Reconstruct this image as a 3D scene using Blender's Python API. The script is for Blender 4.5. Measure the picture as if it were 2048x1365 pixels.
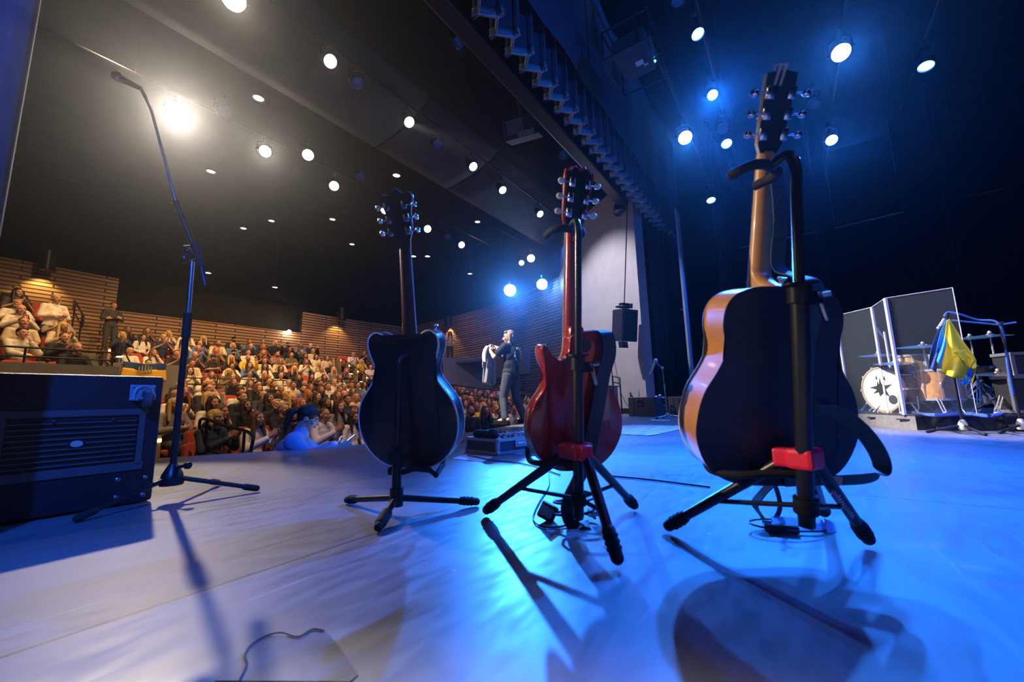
import bpy, bmesh, math, random
from math import sin, cos, pi, radians, sqrt, atan2
from mathutils import Vector, Matrix, noise
for _o in list(bpy.data.objects): bpy.data.objects.remove(_o, do_unlink=True)
SC = bpy.context.scene; COL = SC.collection
V = Vector
# ---------------------------------------------------------------- camera, world, exposure
PITCH, ROLL, CAMZ, LENS = radians(8.5), radians(1.43), .42, 14.0
FPX = LENS/36*2048
cam_d = bpy.data.cameras.new('camera'); cam_d.lens = LENS; cam_d.sensor_width = 36; cam_d.clip_start = .02; cam_d.clip_end = 200
cam = bpy.data.objects.new('camera', cam_d); COL.objects.link(cam); SC.camera = cam
_f = V((0, cos(PITCH), sin(PITCH))); _u0 = V((0, -sin(PITCH), cos(PITCH))); _r0 = V((1, 0, 0))
_U = _u0*cos(ROLL)+_r0*sin(ROLL); _R = _r0*cos(ROLL)-_u0*sin(ROLL)
cam.matrix_world = Matrix(((_R.x, _U.x, -_f.x, 0), (_R.y, _U.y, -_f.y, 0), (_R.z, _U.z, -_f.z, CAMZ), (0, 0, 0, 1)))
cam_d.dof.use_dof = True; cam_d.dof.focus_distance = 6.5; cam_d.dof.aperture_fstop = 3.5
SC.view_settings.view_transform = 'Standard'; SC.view_settings.look = 'None'
SC.view_settings.gamma = 1; SC.view_settings.use_curve_mapping = False
SC.view_settings.exposure = 0.0
SC.cycles.max_bounces = 6; SC.cycles.diffuse_bounces = 2; SC.cycles.glossy_bounces = 2; SC.cycles.volume_bounces = 0; SC.cycles.caustics_reflective = False; SC.cycles.caustics_refractive = False
w = bpy.data.worlds.new('world'); SC.world = w; w.use_nodes = True
w.node_tree.nodes['Background'].inputs[0].default_value = (.25, .35, 1, 1)
w.node_tree.nodes['Background'].inputs[1].default_value = .004
# ---------------------------------------------------------------- hall frame: s along the proscenium, t into the house
P0 = V((-2.67, 1.88, 0)); TH = radians(55); SU = V((cos(TH), sin(TH), 0)); TV = V((-sin(TH), cos(TH), 0))
def W(s, t, z=0.0): return P0+SU*s+TV*t+V((0, 0, z))
def ST(p): q = V((p[0], p[1], 0))-P0; return q.dot(SU), q.dot(TV)
CAMP = V((0, 0, CAMZ))
def ray(x, y): return _f+_R*((x-1024)/FPX)+_U*((682.5-y)/FPX)
def atY(x, y, Y): d = ray(x, y); return CAMP+d*(Y/d.y)
def atz(x, y, z): d = ray(x, y); return CAMP+d*((z-CAMZ)/d.z)
def atT(x, y, t): d = ray(x, y); k = (t-(CAMP-P0).dot(TV))/d.dot(TV); return CAMP+d*k
def proj(p):
    d = V(p)-CAMP; z = d.dot(_f)
    if z < .05: return None
    return 1024+FPX*d.dot(_R)/z, 682.5-FPX*d.dot(_U)/z, z
# ---------------------------------------------------------------- lamps
WARM = (1.0, .80, .58); AMBER = (1.0, .58, .24); BLUE = (.012, .16, 1.0); DEEP = (.006, .07, 1.0)
def lamp(name, loc, target, color, watts, angle=50, blend=.6, radius=.06, kind='SPOT'):
    d = bpy.data.lights.new(name, kind); d.color = color; d.energy = watts
    d.shadow_soft_size = radius
    if kind == 'SPOT': d.spot_size = radians(angle); d.spot_blend = blend
    o = bpy.data.objects.new(name, d); COL.objects.link(o); o.location = loc
    o.rotation_euler = (V(target)-V(loc)).to_track_quat('-Z', 'Y').to_euler()
    return o
# lamps of the hall whose fittings are out of the frame (over the house and over the camera's wing), with added fill spots
for s_, t_, wt in ((1.2, 6.4, 800), (4.5, 7.2, 1000), (8, 7.4, 800), (2.2, 9.8, 700), (5.5, 11.6, 900), (9, 11.6, 800), (12.0, 6.0, 260), (13.5, 9.5, 260)):
    lamp('house_lamp', W(s_, t_, 7.4), W(s_+.2, t_+3.4, 0), AMBER, wt, 104, .8, .12)
lamp('wing_lamp', (-.2, -2.2, 3.6), (-2.0, 1.7, .45), (.010, .12, 1.0), 1500, 40, .8, .1)
lamp('wing_lamp', (4.2, -1.0, 5.2), (3.0, 2.2, 0), DEEP, 1500, 66, .8, .1)
lamp('wing_lamp', (7.5, 2.0, 5.6), (4.6, 4.8, .6), BLUE, 900, 70, .7, .1)
lamp('wing_lamp', (3.4, 1.2, 3.2), W(7, -.7, 5.4), BLUE, 480, 95, .8, .1)  # extra blue spot added to lift the valance hem
for s_ in (2.6, 7.6): lamp('crowd_fill', W(s_, 1.2, 6.7), W(s_+.6, 7.2, -.4), AMBER, 1000, 84, .8, .12)  # fill spots added to brighten the faces of the front rows
lamp('wing_white', (-1.5, -1.6, 4.6), (4.55, 4.2, .8), (1, .93, .88), 1500, 15, .6, .06)
lamp('slat_blue_fill', W(12.6, 3.2, 6.0), W(15.6, 8.5, 3.6), BLUE, 900, 110, .8, .1)  # added blue fill, imitates lamp glare on the side slats
lamp('hub_fill', (.9, -1.6, 2.6), (.8, 1.1, .25), (1, .8, .75), 7, 60, .8, .12)  # unseen warm fill added to bring out the red stand hubs
lamp('box_boom_lamp', (-8, 2.25, 3.4), (.52, 1.15, .70), (1, .80, .58), 3000, 6.5, .4, .06)   # side light from the house-left wall, out of frame
# ---------------------------------------------------------------- materials
MATS = {}
def mat(name, color, rough=.6, metal=0, spec=.5, emit=None, estr=0, noise_s=0, noise_a=0, alpha=1, bump=0, trans=0, coat=0, ior=1.45, coords='Object', sheen=0):
    if name in MATS: return MATS[name]
    m = bpy.data.materials.new(name); m.use_nodes = True; nt = m.node_tree; b = nt.nodes['Principled BSDF']
    b.inputs['Base Color'].default_value = (*color, 1); b.inputs['Roughness'].default_value = rough
    b.inputs['Metallic'].default_value = metal; b.inputs['Specular IOR Level'].default_value = spec; b.inputs['IOR'].default_value = ior
    b.inputs['Coat Weight'].default_value = coat; b.inputs['Transmission Weight'].default_value = trans; b.inputs['Alpha'].default_value = alpha
    b.inputs['Sheen Weight'].default_value = sheen
    if emit: b.inputs['Emission Color'].default_value = (*emit, 1); b.inputs['Emission Strength'].default_value = estr
    if noise_s:
        tc = nt.nodes.new('ShaderNodeTexCoord'); n = nt.nodes.new('ShaderNodeTexNoise'); n.inputs['Scale'].default_value = noise_s; n.inputs['Detail'].default_value = 5
        nt.links.new(tc.outputs[coords], n.inputs['Vector'])
        if noise_a:
            r = nt.nodes.new('ShaderNodeValToRGB'); e = r.color_ramp.elements
            e[0].position = .3; e[1].position = .7
            e[0].color = (*[max(0, c*(1-noise_a)) for c in color], 1); e[1].color = (*[min(1, c*(1+noise_a)) for c in color], 1)
            nt.links.new(n.outputs['Fac'], r.inputs[0]); nt.links.new(r.outputs[0], b.inputs['Base Color'])
        if bump:
            bp = nt.nodes.new('ShaderNodeBump'); bp.inputs['Strength'].default_value = bump; bp.inputs['Distance'].default_value = .01
            nt.links.new(n.outputs['Fac'], bp.inputs['Height']); nt.links.new(bp.outputs[0], b.inputs['Normal'])
    MATS[name] = m; return m
def mix_nodes(nt, a, b, fac):
    n = nt.nodes.new('ShaderNodeMix'); n.data_type = 'RGBA'
    for sock, val in ((n.inputs[6], a), (n.inputs[7], b), (n.inputs[0], fac)):
        if hasattr(val, 'is_output'): nt.links.new(val, sock)
        elif isinstance(val, (int, float)): sock.default_value = val
        else: sock.default_value = (*val, 1)
    return n.outputs[2]
def math_node(nt, op, a, b=None, c=None):
    n = nt.nodes.new('ShaderNodeMath'); n.operation = op
    for i, x in enumerate((a, b, c)):
        if x is None: continue
        if hasattr(x, 'is_output'): nt.links.new(x, n.inputs[i])
        else: n.inputs[i].default_value = x
    return n.outputs[0]
def stage_floor_mat():
    m = mat('stage_floor_paint', (.16, .155, .17), .36); nt = m.node_tree; b = nt.nodes['Principled BSDF']
    tc = nt.nodes.new('ShaderNodeTexCoord'); P = tc.outputs['Object']
    def nz(scale, det, sx=1, sy=1, rot=0, dist=0):
        mp = nt.nodes.new('ShaderNodeMapping'); mp.inputs['Scale'].default_value = (sx, sy, 1); mp.inputs['Rotation'].default_value = (0, 0, rot)
        nt.links.new(P, mp.inputs[0]); n = nt.nodes.new('ShaderNodeTexNoise'); n.inputs['Scale'].default_value = scale; n.inputs['Detail'].default_value = det
        n.inputs['Distortion'].default_value = dist
        nt.links.new(mp.outputs[0], n.inputs['Vector']); return n.outputs['Fac']
    def ramp(f, a, bb):
        n = nt.nodes.new('ShaderNodeMapRange'); n.inputs[1].default_value = a; n.inputs[2].default_value = bb; nt.links.new(f, n.inputs[0]); return n.outputs[0]
    big = ramp(nz(1.3, 6, dist=.6), .3, .7); fine = ramp(nz(9, 8, 1, 3.2, .5), .35, .7)
    scr = ramp(nz(30, 3, .06, 1, .5, .3), .67, .72); scr2 = ramp(nz(34, 3, .05, 1, -.7, .3), .68, .73)
    sp = nt.nodes.new('ShaderNodeTexVoronoi'); sp.inputs['Scale'].default_value = 5.5; nt.links.new(P, sp.inputs['Vector'])
    fleck = math_node(nt, 'LESS_THAN', sp.outputs['Distance'], .035)
    c = mix_nodes(nt, (.105, .10, .112), (.20, .192, .205), big)
    c = mix_nodes(nt, c, (.23, .225, .24), math_node(nt, 'MULTIPLY', fine, .45))
    c = mix_nodes(nt, c, (.30, .30, .32), math_node(nt, 'MULTIPLY', math_node(nt, 'MAXIMUM', scr, scr2), .5))
    c = mix_nodes(nt, c, (.5, .5, .5), math_node(nt, 'MULTIPLY', fleck, .6))
    # panel joints, in the stage's own directions
    sx = nt.nodes.new('ShaderNodeSeparateXYZ'); nt.links.new(P, sx.inputs[0])
    def joint(sock, at, step):
        d = math_node(nt, 'PINGPONG', math_node(nt, 'SUBTRACT', sock, at), step/2)
        return math_node(nt, 'LESS_THAN', d, .004)
    j = math_node(nt, 'MAXIMUM', joint(sx.outputs[0], 2.2, 2.44), joint(sx.outputs[1], -2.09, 2.44))
    c = mix_nodes(nt, c, (.015, .015, .02), j)
    nt.links.new(c, b.inputs['Base Color'])
    r = math_node(nt, 'ADD', math_node(nt, 'MULTIPLY', big, .10), math_node(nt, 'MULTIPLY', fine, .14))
    nt.links.new(math_node(nt, 'ADD', r, .33), b.inputs['Roughness'])
    bp = nt.nodes.new('ShaderNodeBump'); bp.inputs['Strength'].default_value = .014; bp.inputs['Distance'].default_value = .004
    nt.links.new(math_node(nt, 'ADD', fine, math_node(nt, 'MULTIPLY', scr, .5)), bp.inputs['Height']); nt.links.new(bp.outputs[0], b.inputs['Normal'])
    return m
def slat_mat():
    m = mat('wood_slats', (.34, .19, .10), .5); nt = m.node_tree; b = nt.nodes['Principled BSDF']
    tc = nt.nodes.new('ShaderNodeTexCoord'); br = nt.nodes.new('ShaderNodeTexBrick')
    mp = nt.nodes.new('ShaderNodeMapping'); nt.links.new(tc.outputs['UV'], mp.inputs[0]); nt.links.new(mp.outputs[0], br.inputs['Vector'])
    br.inputs['Color1'].default_value = (.42, .25, .14, 1); br.inputs['Color2'].default_value = (.28, .15, .08, 1); br.inputs['Mortar'].default_value = (.02, .012, .008, 1)
    br.inputs['Scale'].default_value = 1; br.inputs['Mortar Size'].default_value = .022; br.inputs['Brick Width'].default_value = 1.9; br.inputs['Row Height'].default_value = .125
    br.inputs['Bias'].default_value = 0; br.offset = .37
    nt.links.new(br.outputs['Color'], b.inputs['Base Color'])
    bp = nt.nodes.new('ShaderNodeBump'); bp.inputs['Strength'].default_value = 1; bp.inputs['Distance'].default_value = .03; bp.invert = True
    nt.links.new(br.outputs['Fac'], bp.inputs['Height']); nt.links.new(bp.outputs[0], b.inputs['Normal'])
    return m
# ---------------------------------------------------------------- mesh builder
def perp(d):
    d = V(d).normalized(); a = V((0, 0, 1)) if abs(d.z) < .9 else V((1, 0, 0))
    x = d.cross(a).normalized(); return x, d.cross(x).normalized()
class MB:
    def __init__(s): s.bm = bmesh.new()
    def _f(s, vs, mi=0):
        try: f = s.bm.faces.new(vs); f.material_index = mi; return f
        except ValueError: return None
    def box(s, c, size, rot=None, mi=0, bev=0, top=None):
        c = V(c); hx, hy, hz = [x/2 for x in size]; R = rot if rot else Matrix.Identity(3); tb = bmesh.new()
        pts = []
        for z in (-1, 1):
            k = (1, 1) if (z < 0 or not top) else top
            for x, y in ((-1, -1), (1, -1), (1, 1), (-1, 1)): pts.append(tb.verts.new((x*hx*k[0], y*hy*k[1], z*hz)))
        for q in ((0, 3, 2, 1), (4, 5, 6, 7), (0, 1, 5, 4), (1, 2, 6, 5), (2, 3, 7, 6), (3, 0, 4, 7)): tb.faces.new([pts[i] for i in q])
        if bev: bmesh.ops.bevel(tb, geom=tb.edges[:], offset=bev, segments=2, affect='EDGES', profile=.5)
        s._merge(tb, R, c, mi); return s
    def _merge(s, tb, R, c, mi):
        mp = {v: s.bm.verts.new(R @ v.co+c) for v in tb.verts}
        for f in tb.faces: s._f([mp[v] for v in f.verts], mi)
        tb.free()
    def tube(s, pts, r, n=8, mi=0, closed=False, caps=True, flat=None):
        pts = [V(p) for p in pts]; N = len(pts); rs = r if isinstance(r, (list, tuple)) else [r]*N
        rings = []; x = None
        for i, p in enumerate(pts):
            if closed: d = pts[(i+1) % N]-pts[i-1]
            else: d = pts[min(i+1, N-1)]-pts[max(i-1, 0)]
            d = d.normalized() if d.length > 1e-9 else V((0, 0, 1))
            if x is None: x, _ = perp(d)
            x = (x-d*x.dot(d)); x = x.normalized() if x.length > 1e-6 else perp(d)[0]
            y = d.cross(x); ring = []
            for k in range(n):
                a = 2*pi*k/n; ring.append(s.bm.verts.new(p+(x*cos(a)+y*sin(a))*rs[i]))
            rings.append(ring)
        for i in range(N if closed else N-1):
            A, B = rings[i], rings[(i+1) % N]
            for k in range(n): s._f([A[k], A[(k+1) % n], B[(k+1) % n], B[k]], mi)
        if caps and not closed: s._f(rings[0][::-1], mi); s._f(rings[-1], mi)
        return s
    def cyl(s, a, b, r, r2=None, n=16, mi=0): return s.tube([a, b], [r, r if r2 is None else r2], n, mi)
    def lathe(s, prof, c=(0, 0, 0), axis=(0, 0, 1), n=20, mi=0, ring=False):
        ax = V(axis).normalized(); x, y = perp(ax); c = V(c); rings = []
        for r, z in prof:
            if r < 1e-6: rings.append([s.bm.verts.new(c+ax*z)])
            else: rings.append([s.bm.verts.new(c+ax*z+(x*cos(2*pi*k/n)+y*sin(2*pi*k/n))*r) for k in range(n)])
        if ring: rings.append(rings[0])
        for A, B in zip(rings, rings[1:]):
            for k in range(n):
                if len(A) == 1 and len(B) == 1: continue
                if len(A) == 1: s._f([A[0], B[(k+1) % n], B[k]], mi)
                elif len(B) == 1: s._f([A[k], A[(k+1) % n], B[0]], mi)
                else: s._f([A[k], A[(k+1) % n], B[(k+1) % n], B[k]], mi)
        if ring: return s
        if len(rings[0]) > 1: s._f(rings[0][::-1], mi)
        if len(rings[-1]) > 1: s._f(rings[-1], mi)
        return s
    def ell(s, c, r, rot=None, n=14, m=9, mi=0):
        R = rot if rot else Matrix.Identity(3); c = V(c); r = (r, r, r) if isinstance(r, (int, float)) else r
        rows = []
        for i in range(m+1):
            t = pi*i/m
            if i in (0, m): rows.append([s.bm.verts.new(c+R @ V((0, 0, r[2]*cos(t))))])
            else: rows.append([s.bm.verts.new(c+R @ V((r[0]*sin(t)*cos(2*pi*k/n), r[1]*sin(t)*sin(2*pi*k/n), r[2]*cos(t)))) for k in range(n)])
        for A, B in zip(rows, rows[1:]):
            for k in range(n):
                if len(A) == 1: s._f([A[0], B[k], B[(k+1) % n]], mi)
                elif len(B) == 1: s._f([A[k], B[0], A[(k+1) % n]], mi)
                else: s._f([A[k], B[k], B[(k+1) % n], A[(k+1) % n]], mi)
        return s
    def rcone(s, a, b, ra, rb, n=12, mi=0):
        a, b = V(a), V(b); d = b-a; L = d.length
        if L < 1e-6: return s.ell(a, ra)
        d /= L; prof = []
        for i in range(5): t = pi/2*i/4; prof.append((ra*sin(t), -ra*cos(t)))
        for i in range(5): t = pi/2*i/4; prof.append((rb*cos(t), L+rb*sin(t)))
        prof[0] = (0, -ra); prof[-1] = (0, L+rb)
        return s.lathe(prof, a, d, n, mi)
    def grid(s, fn, nu, nv, mi=0, closeu=False):
        g = [[s.bm.verts.new(fn(i/nu, j/nv)) for j in range(nv+1)] for i in range(nu+(0 if closeu else 1))]
        k = len(g)
        for i in range(nu):
            for j in range(nv): s._f([g[i][j], g[(i+1) % k][j], g[(i+1) % k][j+1], g[i][j+1]], mi)
        return s
    def prism(s, poly, y0, y1, mi=0, plane=None, bev=0):
        pl = plane or (lambda x, z, y: V((x, y, z)))
        A = [s.bm.verts.new(pl(p[0], p[1], y0)) for p in poly]; B = [s.bm.verts.new(pl(p[0], p[1], y1)) for p in poly]; n = len(poly)
        for i in range(n): s._f([A[i], A[(i+1) % n], B[(i+1) % n], B[i]], mi)
        s._f(A[::-1], mi); s._f(B, mi); return s
    def build(s, name, mats, parent=None, smooth=True, bevel=0, angle=40, uv=None, solid=0):
        bmesh.ops.remove_doubles(s.bm, verts=s.bm.verts[:], dist=1e-6)
        bmesh.ops.recalc_face_normals(s.bm, faces=s.bm.faces[:])
        if uv:
            l = s.bm.loops.layers.uv.new('UVMap')
            for f in s.bm.faces:
                for lp in f.loops: lp[l].uv = uv(lp.vert.co)
        me = bpy.data.meshes.new(name); s.bm.to_mesh(me); s.bm.free()
        for m in (mats if isinstance(mats, (list, tuple)) else [mats]): me.materials.append(m)
        o = bpy.data.objects.new(name, me); COL.objects.link(o)
        if smooth:
            me.polygons.foreach_set('use_smooth', [True]*len(me.polygons))
            try: me.set_sharp_from_angle(angle=radians(angle))
            except Exception: pass
        if solid: md = o.modifiers.new('thick', 'SOLIDIFY'); md.thickness = solid; md.offset = 0
        if bevel: md = o.modifiers.new('bevel', 'BEVEL'); md.width = bevel; md.segments = 2; md.limit_method = 'ANGLE'
        if parent: o.parent = parent
        return o
def empty(name, label, cat, loc=(0, 0, 0), rot=(0, 0, 0), group=None):
    o = bpy.data.objects.new(name, None); COL.objects.link(o); o.location = loc; o.rotation_euler = rot; o.empty_display_size = .1
    return tag(o, label, cat, group)
def tag(o, label=None, cat=None, group=None, kind=None):
    if label: o['label'] = label
    if cat: o['category'] = cat
    if group: o['group'] = group
    if kind: o['kind'] = kind
    return o
def struct(o): o['kind'] = 'structure'; return o
def smooth_closed(pts, sub=5):
    n = len(pts); out = []
    for i in range(n):
        p0, p1, p2, p3 = [V((*pts[(i+k) % n], 0)) for k in (-1, 0, 1, 2)]
        for j in range(sub):
            t = j/sub; q = .5*((2*p1)+(p2-p0)*t+(2*p0-5*p1+4*p2-p3)*t*t+(3*p1-p0-3*p2+p3)*t**3); out.append((q.x, q.y))
    return out
def spline(pts, sub=6):
    P = [V(p) for p in pts]; P = [P[0]*2-P[1]]+P+[P[-1]*2-P[-2]]; out = []
    for i in range(1, len(P)-2):
        p0, p1, p2, p3 = P[i-1:i+3]
        for j in range(sub):
            t = j/sub; out.append(.5*((2*p1)+(p2-p0)*t+(2*p0-5*p1+4*p2-p3)*t*t+(3*p1-p0-3*p2+p3)*t**3))
    return out+[P[-2]]
def rz(a): return Matrix.Rotation(a, 3, 'Z')
SM = rz(TH)   # columns: s, t, z directions
black = mat('black_paint', (.012, .012, .014), .45); blackm = mat('black_metal', (.02, .02, .023), .34, .3, .6)
rubber = mat('black_rubber', (.012, .012, .012), .75); chrome = mat('chrome', (.75, .75, .78), .18, 1); steel = mat('steel', (.42, .42, .44), .32, 1)
# ================================================================ the hall
floor_m = stage_floor_mat(); slat = slat_mat()
wallblack = mat('black_wall', (.005, .0055, .008), .8, noise_s=2, noise_a=.3); greywall = mat('grey_plaster', (.17, .165, .165), .8, noise_s=6, noise_a=.1)
white_w = mat('white_plaster', (.52, .49, .49), .75, noise_s=3, noise_a=.06); carpet = mat('dark_carpet', (.05, .042, .04), .9, noise_s=40, noise_a=.3)
velvet = mat('black_velvet', (.009, .012, .02), .85, noise_s=12, noise_a=.3, sheen=.2); concrete = mat('grey_riser', (.13, .125, .12), .8, noise_s=8, noise_a=.15)
ceil_m = mat('ceiling_black', (.013, .014, .018), .8, noise_s=2, noise_a=.25)
cloud_m = mat('cloud_grey', (.055, .056, .064), .7, noise_s=3, noise_a=.15)
# stage deck (object space = stage directions, so the joints lie along them)
edge = [(-6, 2.6), (-1, 2.2), (.4, 1.75), (1.36, 1.18), (2.0, .78), (2.7, .52), (4.3, .47), (5.5, .72), (6.6, .80), (8.6, .75), (10.2, .45), (11.5, .2), (17, .2), (17, -10.5), (-6, -10.5)]
m = MB(); m.prism(edge, -1.0, 0.0, plane=lambda x, y, z: V((x, y, z)))
o = struct(m.build('floor', floor_m, smooth=False)); o.location = P0; o.rotation_euler = (0, 0, TH)
m = MB(); m.box((5.5, 9, -1.05), (26, 20, .1)); o = struct(m.build('floor_house', carpet, smooth=False)); o.location = P0; o.rotation_euler = (0, 0, TH)
def hall_wall(name, pts, z0, z1, th, mt, closed=False):
    """a wall standing on a line of (s,t) points, th thick, u running along it"""
    m = MB(); d = [0]
    for a, b in zip(pts, pts[1:]): d.append(d[-1]+sqrt((a[0]-b[0])**2+(a[1]-b[1])**2))
    nrm = []
    for i in range(len(pts)):
        a = V(pts[max(i-1, 0)]); b = V(pts[min(i+1, len(pts)-1)]); q = (b-a).normalized(); nrm.append(V((-q.y, q.x)))
    bm = m.bm; l = bm.loops.layers.uv.new('UVMap')
    rows = []
    for (p, n, dd) in zip(pts, nrm, d):
        zz0 = z0(dd) if callable(z0) else z0; zz1 = z1(dd) if callable(z1) else z1
        A = W(p[0], p[1]); B = W(p[0]+n.x*th, p[1]+n.y*th)
        rows.append(([bm.verts.new(A+V((0, 0, zz0))), bm.verts.new(A+V((0, 0, zz1))), bm.verts.new(B+V((0, 0, zz1))), bm.verts.new(B+V((0, 0, zz0)))], dd))
    for (A, da), (B, db) in zip(rows, rows[1:]):
        for k in range(4):
            f = bm.faces.new([A[k], B[k], B[(k+1) % 4], A[(k+1) % 4]])
            for lp in f.loops: lp[l].uv = ((da if lp.vert in A else db), lp.vert.co.z)
    for R in (rows[0][0], rows[-1][0]): bm.faces.new(R)
    return struct(m.build(name, mt, smooth=False))
TB = 16.1
hall_wall('wall_back', [(-6, TB+.6), (17.5, TB+.6)], -1, 8.4, .2, wallblack)
hall_wall('wall_back_slats_low', [(3.15, TB), (9.75, TB)], 1.2, 3.93, .25, slat)
hall_wall('wall_back_slats_left', [(-4, TB-.5), (.9, TB-.25), (3.2, TB-.02)], 1.2, 5.08, .3, slat)
hall_wall('wall_back_slats_right', [(9.75, TB-.02), (12.4, TB-.1), (13.6, TB-.2), (16.2, TB-.5)], 1.0, 4.98, .3, slat)
hall_wall('wall_side_slats', [(16.75, 15.55), (16.6, 13), (16.1, 10), (15.2, 7), (13.75, 3.75), (12.2, 2.6)], .4, 5.2, -.25, slat)
hall_wall('wall_side_upper', [(16.9, 15.9), (16.7, 13), (16.2, 10), (15.3, 7), (13.85, 3.75), (12.3, 2.6)], 5.2, 8.4, -.25, wallblack)
hall_wall('wall_house_near', [(-6, 2.8), (-6, TB+.6)], -1, 8.4, .2, wallblack)
hall_wall('wall_white_splay', [(10.45, .02), (12.15, 2.5)], -.02, 6.5, -.22, white_w)
hall_wall('wall_proscenium_edge', [(10.45, .02), (10.72, -.12)], -.02, 6.5, -.2, white_w)
hall_wall('wall_far', [(16.2, .3), (16.2, -10.5)], -.02, 8.4, .2, wallblack)
hall_wall('wall_rear', [(-6, -10.4), (16.2, -10.4)], -.02, 8.4, -.2, wallblack)
hall_wall('wall_wing', [(-6, 2.8), (-6, -10.5)], -1, 8.4, -.2, wallblack)
hall_wall('wall_over_vomitory', [(12.2, .3), (16.2, .3)], -1, 8.4, .15, wallblack)
# baseboard of the white wall
hall_wall('baseboard_white_wall', [(10.47, .0), (12.1, 2.42)], 0, .13, .03, black)
# dark soffit over the control booth, standing on the low slat wall
m = MB(); m.box((6.45, TB+.55, 4.6), (6.9, .1, 1.4)); o = struct(m.build('wall_booth', wallblack, smooth=False)); o.location = P0; o.rotation_euler = (0, 0, TH)
m = MB(); m.box((5.5, 4, 8.45), (26, 27, .12)); o = struct(m.build('ceiling', ceil_m, smooth=False)); o.location = P0; o.rotation_euler = (0, 0, TH)
# header of the proscenium opening, with a rounded lip
m = MB(); m.box((5.2, .12, 7.1), (22, .3, 2.7), bev=.04); o = struct(m.build('trim_proscenium_header', mat('header_black', (.02, .021, .026), .4), smooth=False)); o.location = P0; o.rotation_euler = (0, 0, TH)
# three curved ceiling clouds
for k, (s0, s1) in enumerate(((-6, 5.55), (5.62, 8.05), (8.12, 15.2))):
    m = MB()
    def fn(a, b, s0=s0, s1=s1):
        s = s0+(s1-s0)*a; q = b*1.15
        return V((s, 4.66-2.3*sin(q)*.95, 6.78+.62*(1-cos(q))*1.25))
    m.grid(fn, 8, 10)
    o = struct(m.build('trim_%d' % (k+1), cloud_m, solid=.05)); o.location = P0; o.rotation_euler = (0, 0, TH); tag(o, 'curved dark ceiling panel over the front of the house')
# ---- seating floor: stepped platforms
ROWS_L = [(3.45+.93*k-(.0), -.98+.135*k) for k in range(8)]
def hall_box(name, s0, s1, t0, t1, z0, z1, mt, bev=0):
    m = MB(); m.box(((s0+s1)/2, (t0+t1)/2, (z0+z1)/2), (s1-s0, t1-t0, z1-z0), bev=bev); o = m.build(name, mt, smooth=False); o.location = P0; o.rotation_euler = (0, 0, TH); return o
for k, (t, z) in enumerate(ROWS_L): struct(hall_box('floor_lower_step_%d' % (k+1), 1.9, 15.6, t-.32, 11.0, z-.134, z, carpet))
struct(hall_box('wall_rail', 2.35, 10.6, 10.92, 11.12, -.1, .98, greywall))
struct(hall_box('wall_flag', 2.3, 3.75, 10.72, 10.9, -.1, 1.62, greywall))
ROWS_U = [(11.75+.73*k, .33+.335*k) for k in range(6)]
for k, (t, z) in enumerate(ROWS_U): struct(hall_box('floor_upper_step_%d' % (k+1), 2.9, 15.9, t-.4, TB+.1, z-.334, z, concrete))
ROWS_S = [(8.78+.85*k, .52+.35*k) for k in range(7)]
for k, (t, z) in enumerate(ROWS_S): struct(hall_box('floor_side_step_%d' % (k+1), -4, 1.95, t-.42, TB-.3, z-.35, z, concrete))
struct(hall_box('wall_side_box', -4, 2.0, 7.86, 8.02, -1, 1.3, greywall))
struct(hall_box('wall_side_return', 1.95, 2.08, 7.86, 10.9, -1, .7, greywall))
# aisle stairs
for k in range(13):
    z = .2+.17*k; t = 10.9+.36*k
    struct(hall_box('floor_left_stair_%d' % (k+1), 2.08, 2.9, t, t+.6, z-.3, z, concrete))
for k in range(12):
    z = .45+.17*k; t = 11.5+.36*k
    struct(hall_box('floor_right_stair_%d' % (k+1), 10.5, 11.35, t, t+.6, z-.3, z+.02, concrete))
# right balcony wall with the dark opening of the vomitory
hall_wall('wall_balcony', [(15.35, 8.6), (14.6, 10.4), (13.2, 11.0)], -.5, 2.6, -.2, greywall)
hall_wall('wall_vomitory_side', [(13.6, 5.6), (15.35, 8.6)], 1.5, 2.6, -.2, greywall)
struct(hall_box('floor_balcony', 14.6, 16.0, 8.6, 15.5, 2.3, 2.42, concrete))
hall_wall('wall_vomitory_back', [(15.5, 5.2), (15.5, 9.0)], -1, 2.5, -.15, wallblack)
# ---- valance with a serpentine hem, seen from behind and below
val_m = mat('valance_cloth', (.035, .05, .085), .8, noise_s=20, noise_a=.15, sheen=.3); hem_m = mat('hem_cloth', (.40, .46, .52), .8, noise_s=30, noise_a=.1)
val = empty('stage_valance', 'dark pleated curtain valance with pale wavy hem crossing over the stage', 'curtain', P0, (0, 0, TH))
SV0, SV1, NP = -2.4, 12.5, 42
def val_pt(a):
    s = SV0+(SV1-SV0)*a; ph = 2*pi*NP*a
    return s+.07*sin(2*ph), -.6+.165*sin(ph)
m = MB(); m.grid(lambda a, b: V((val_pt(a)[0], val_pt(a)[1]*(1-.0*b)-0*b, 5.32+b*2.9)), NP*10, 3); m.build('cloth', val_m, val, solid=.012)
m = MB(); m.grid(lambda a, b: V((val_pt(a)[0], val_pt(a)[1]+(.02 if b < .5 else -.02), 5.24+.0*b)) if b in (0, 1) else V((val_pt(a)[0], val_pt(a)[1], 5.24)), NP*10, 2)
m.grid(lambda a, b: V((val_pt(a)[0], val_pt(a)[1], 5.24+b*.10)), NP*10, 1); m.build('hem', hem_m, val, solid=.03)
# backing drape behind the valance (smooth border)
m = MB(); m.grid(lambda a, b: V((SV0+(SV1-SV0)*a, -.9+.018*sin(a*60), 5.75+b*2.6)), 160, 2); bd = m.build('border_drape', val_m, solid=.012); bd.location = P0; bd.rotation_euler = (0, 0, TH)
tag(bd, 'smooth dark blue border drape hanging just behind the pleated valance', 'curtain')
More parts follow.
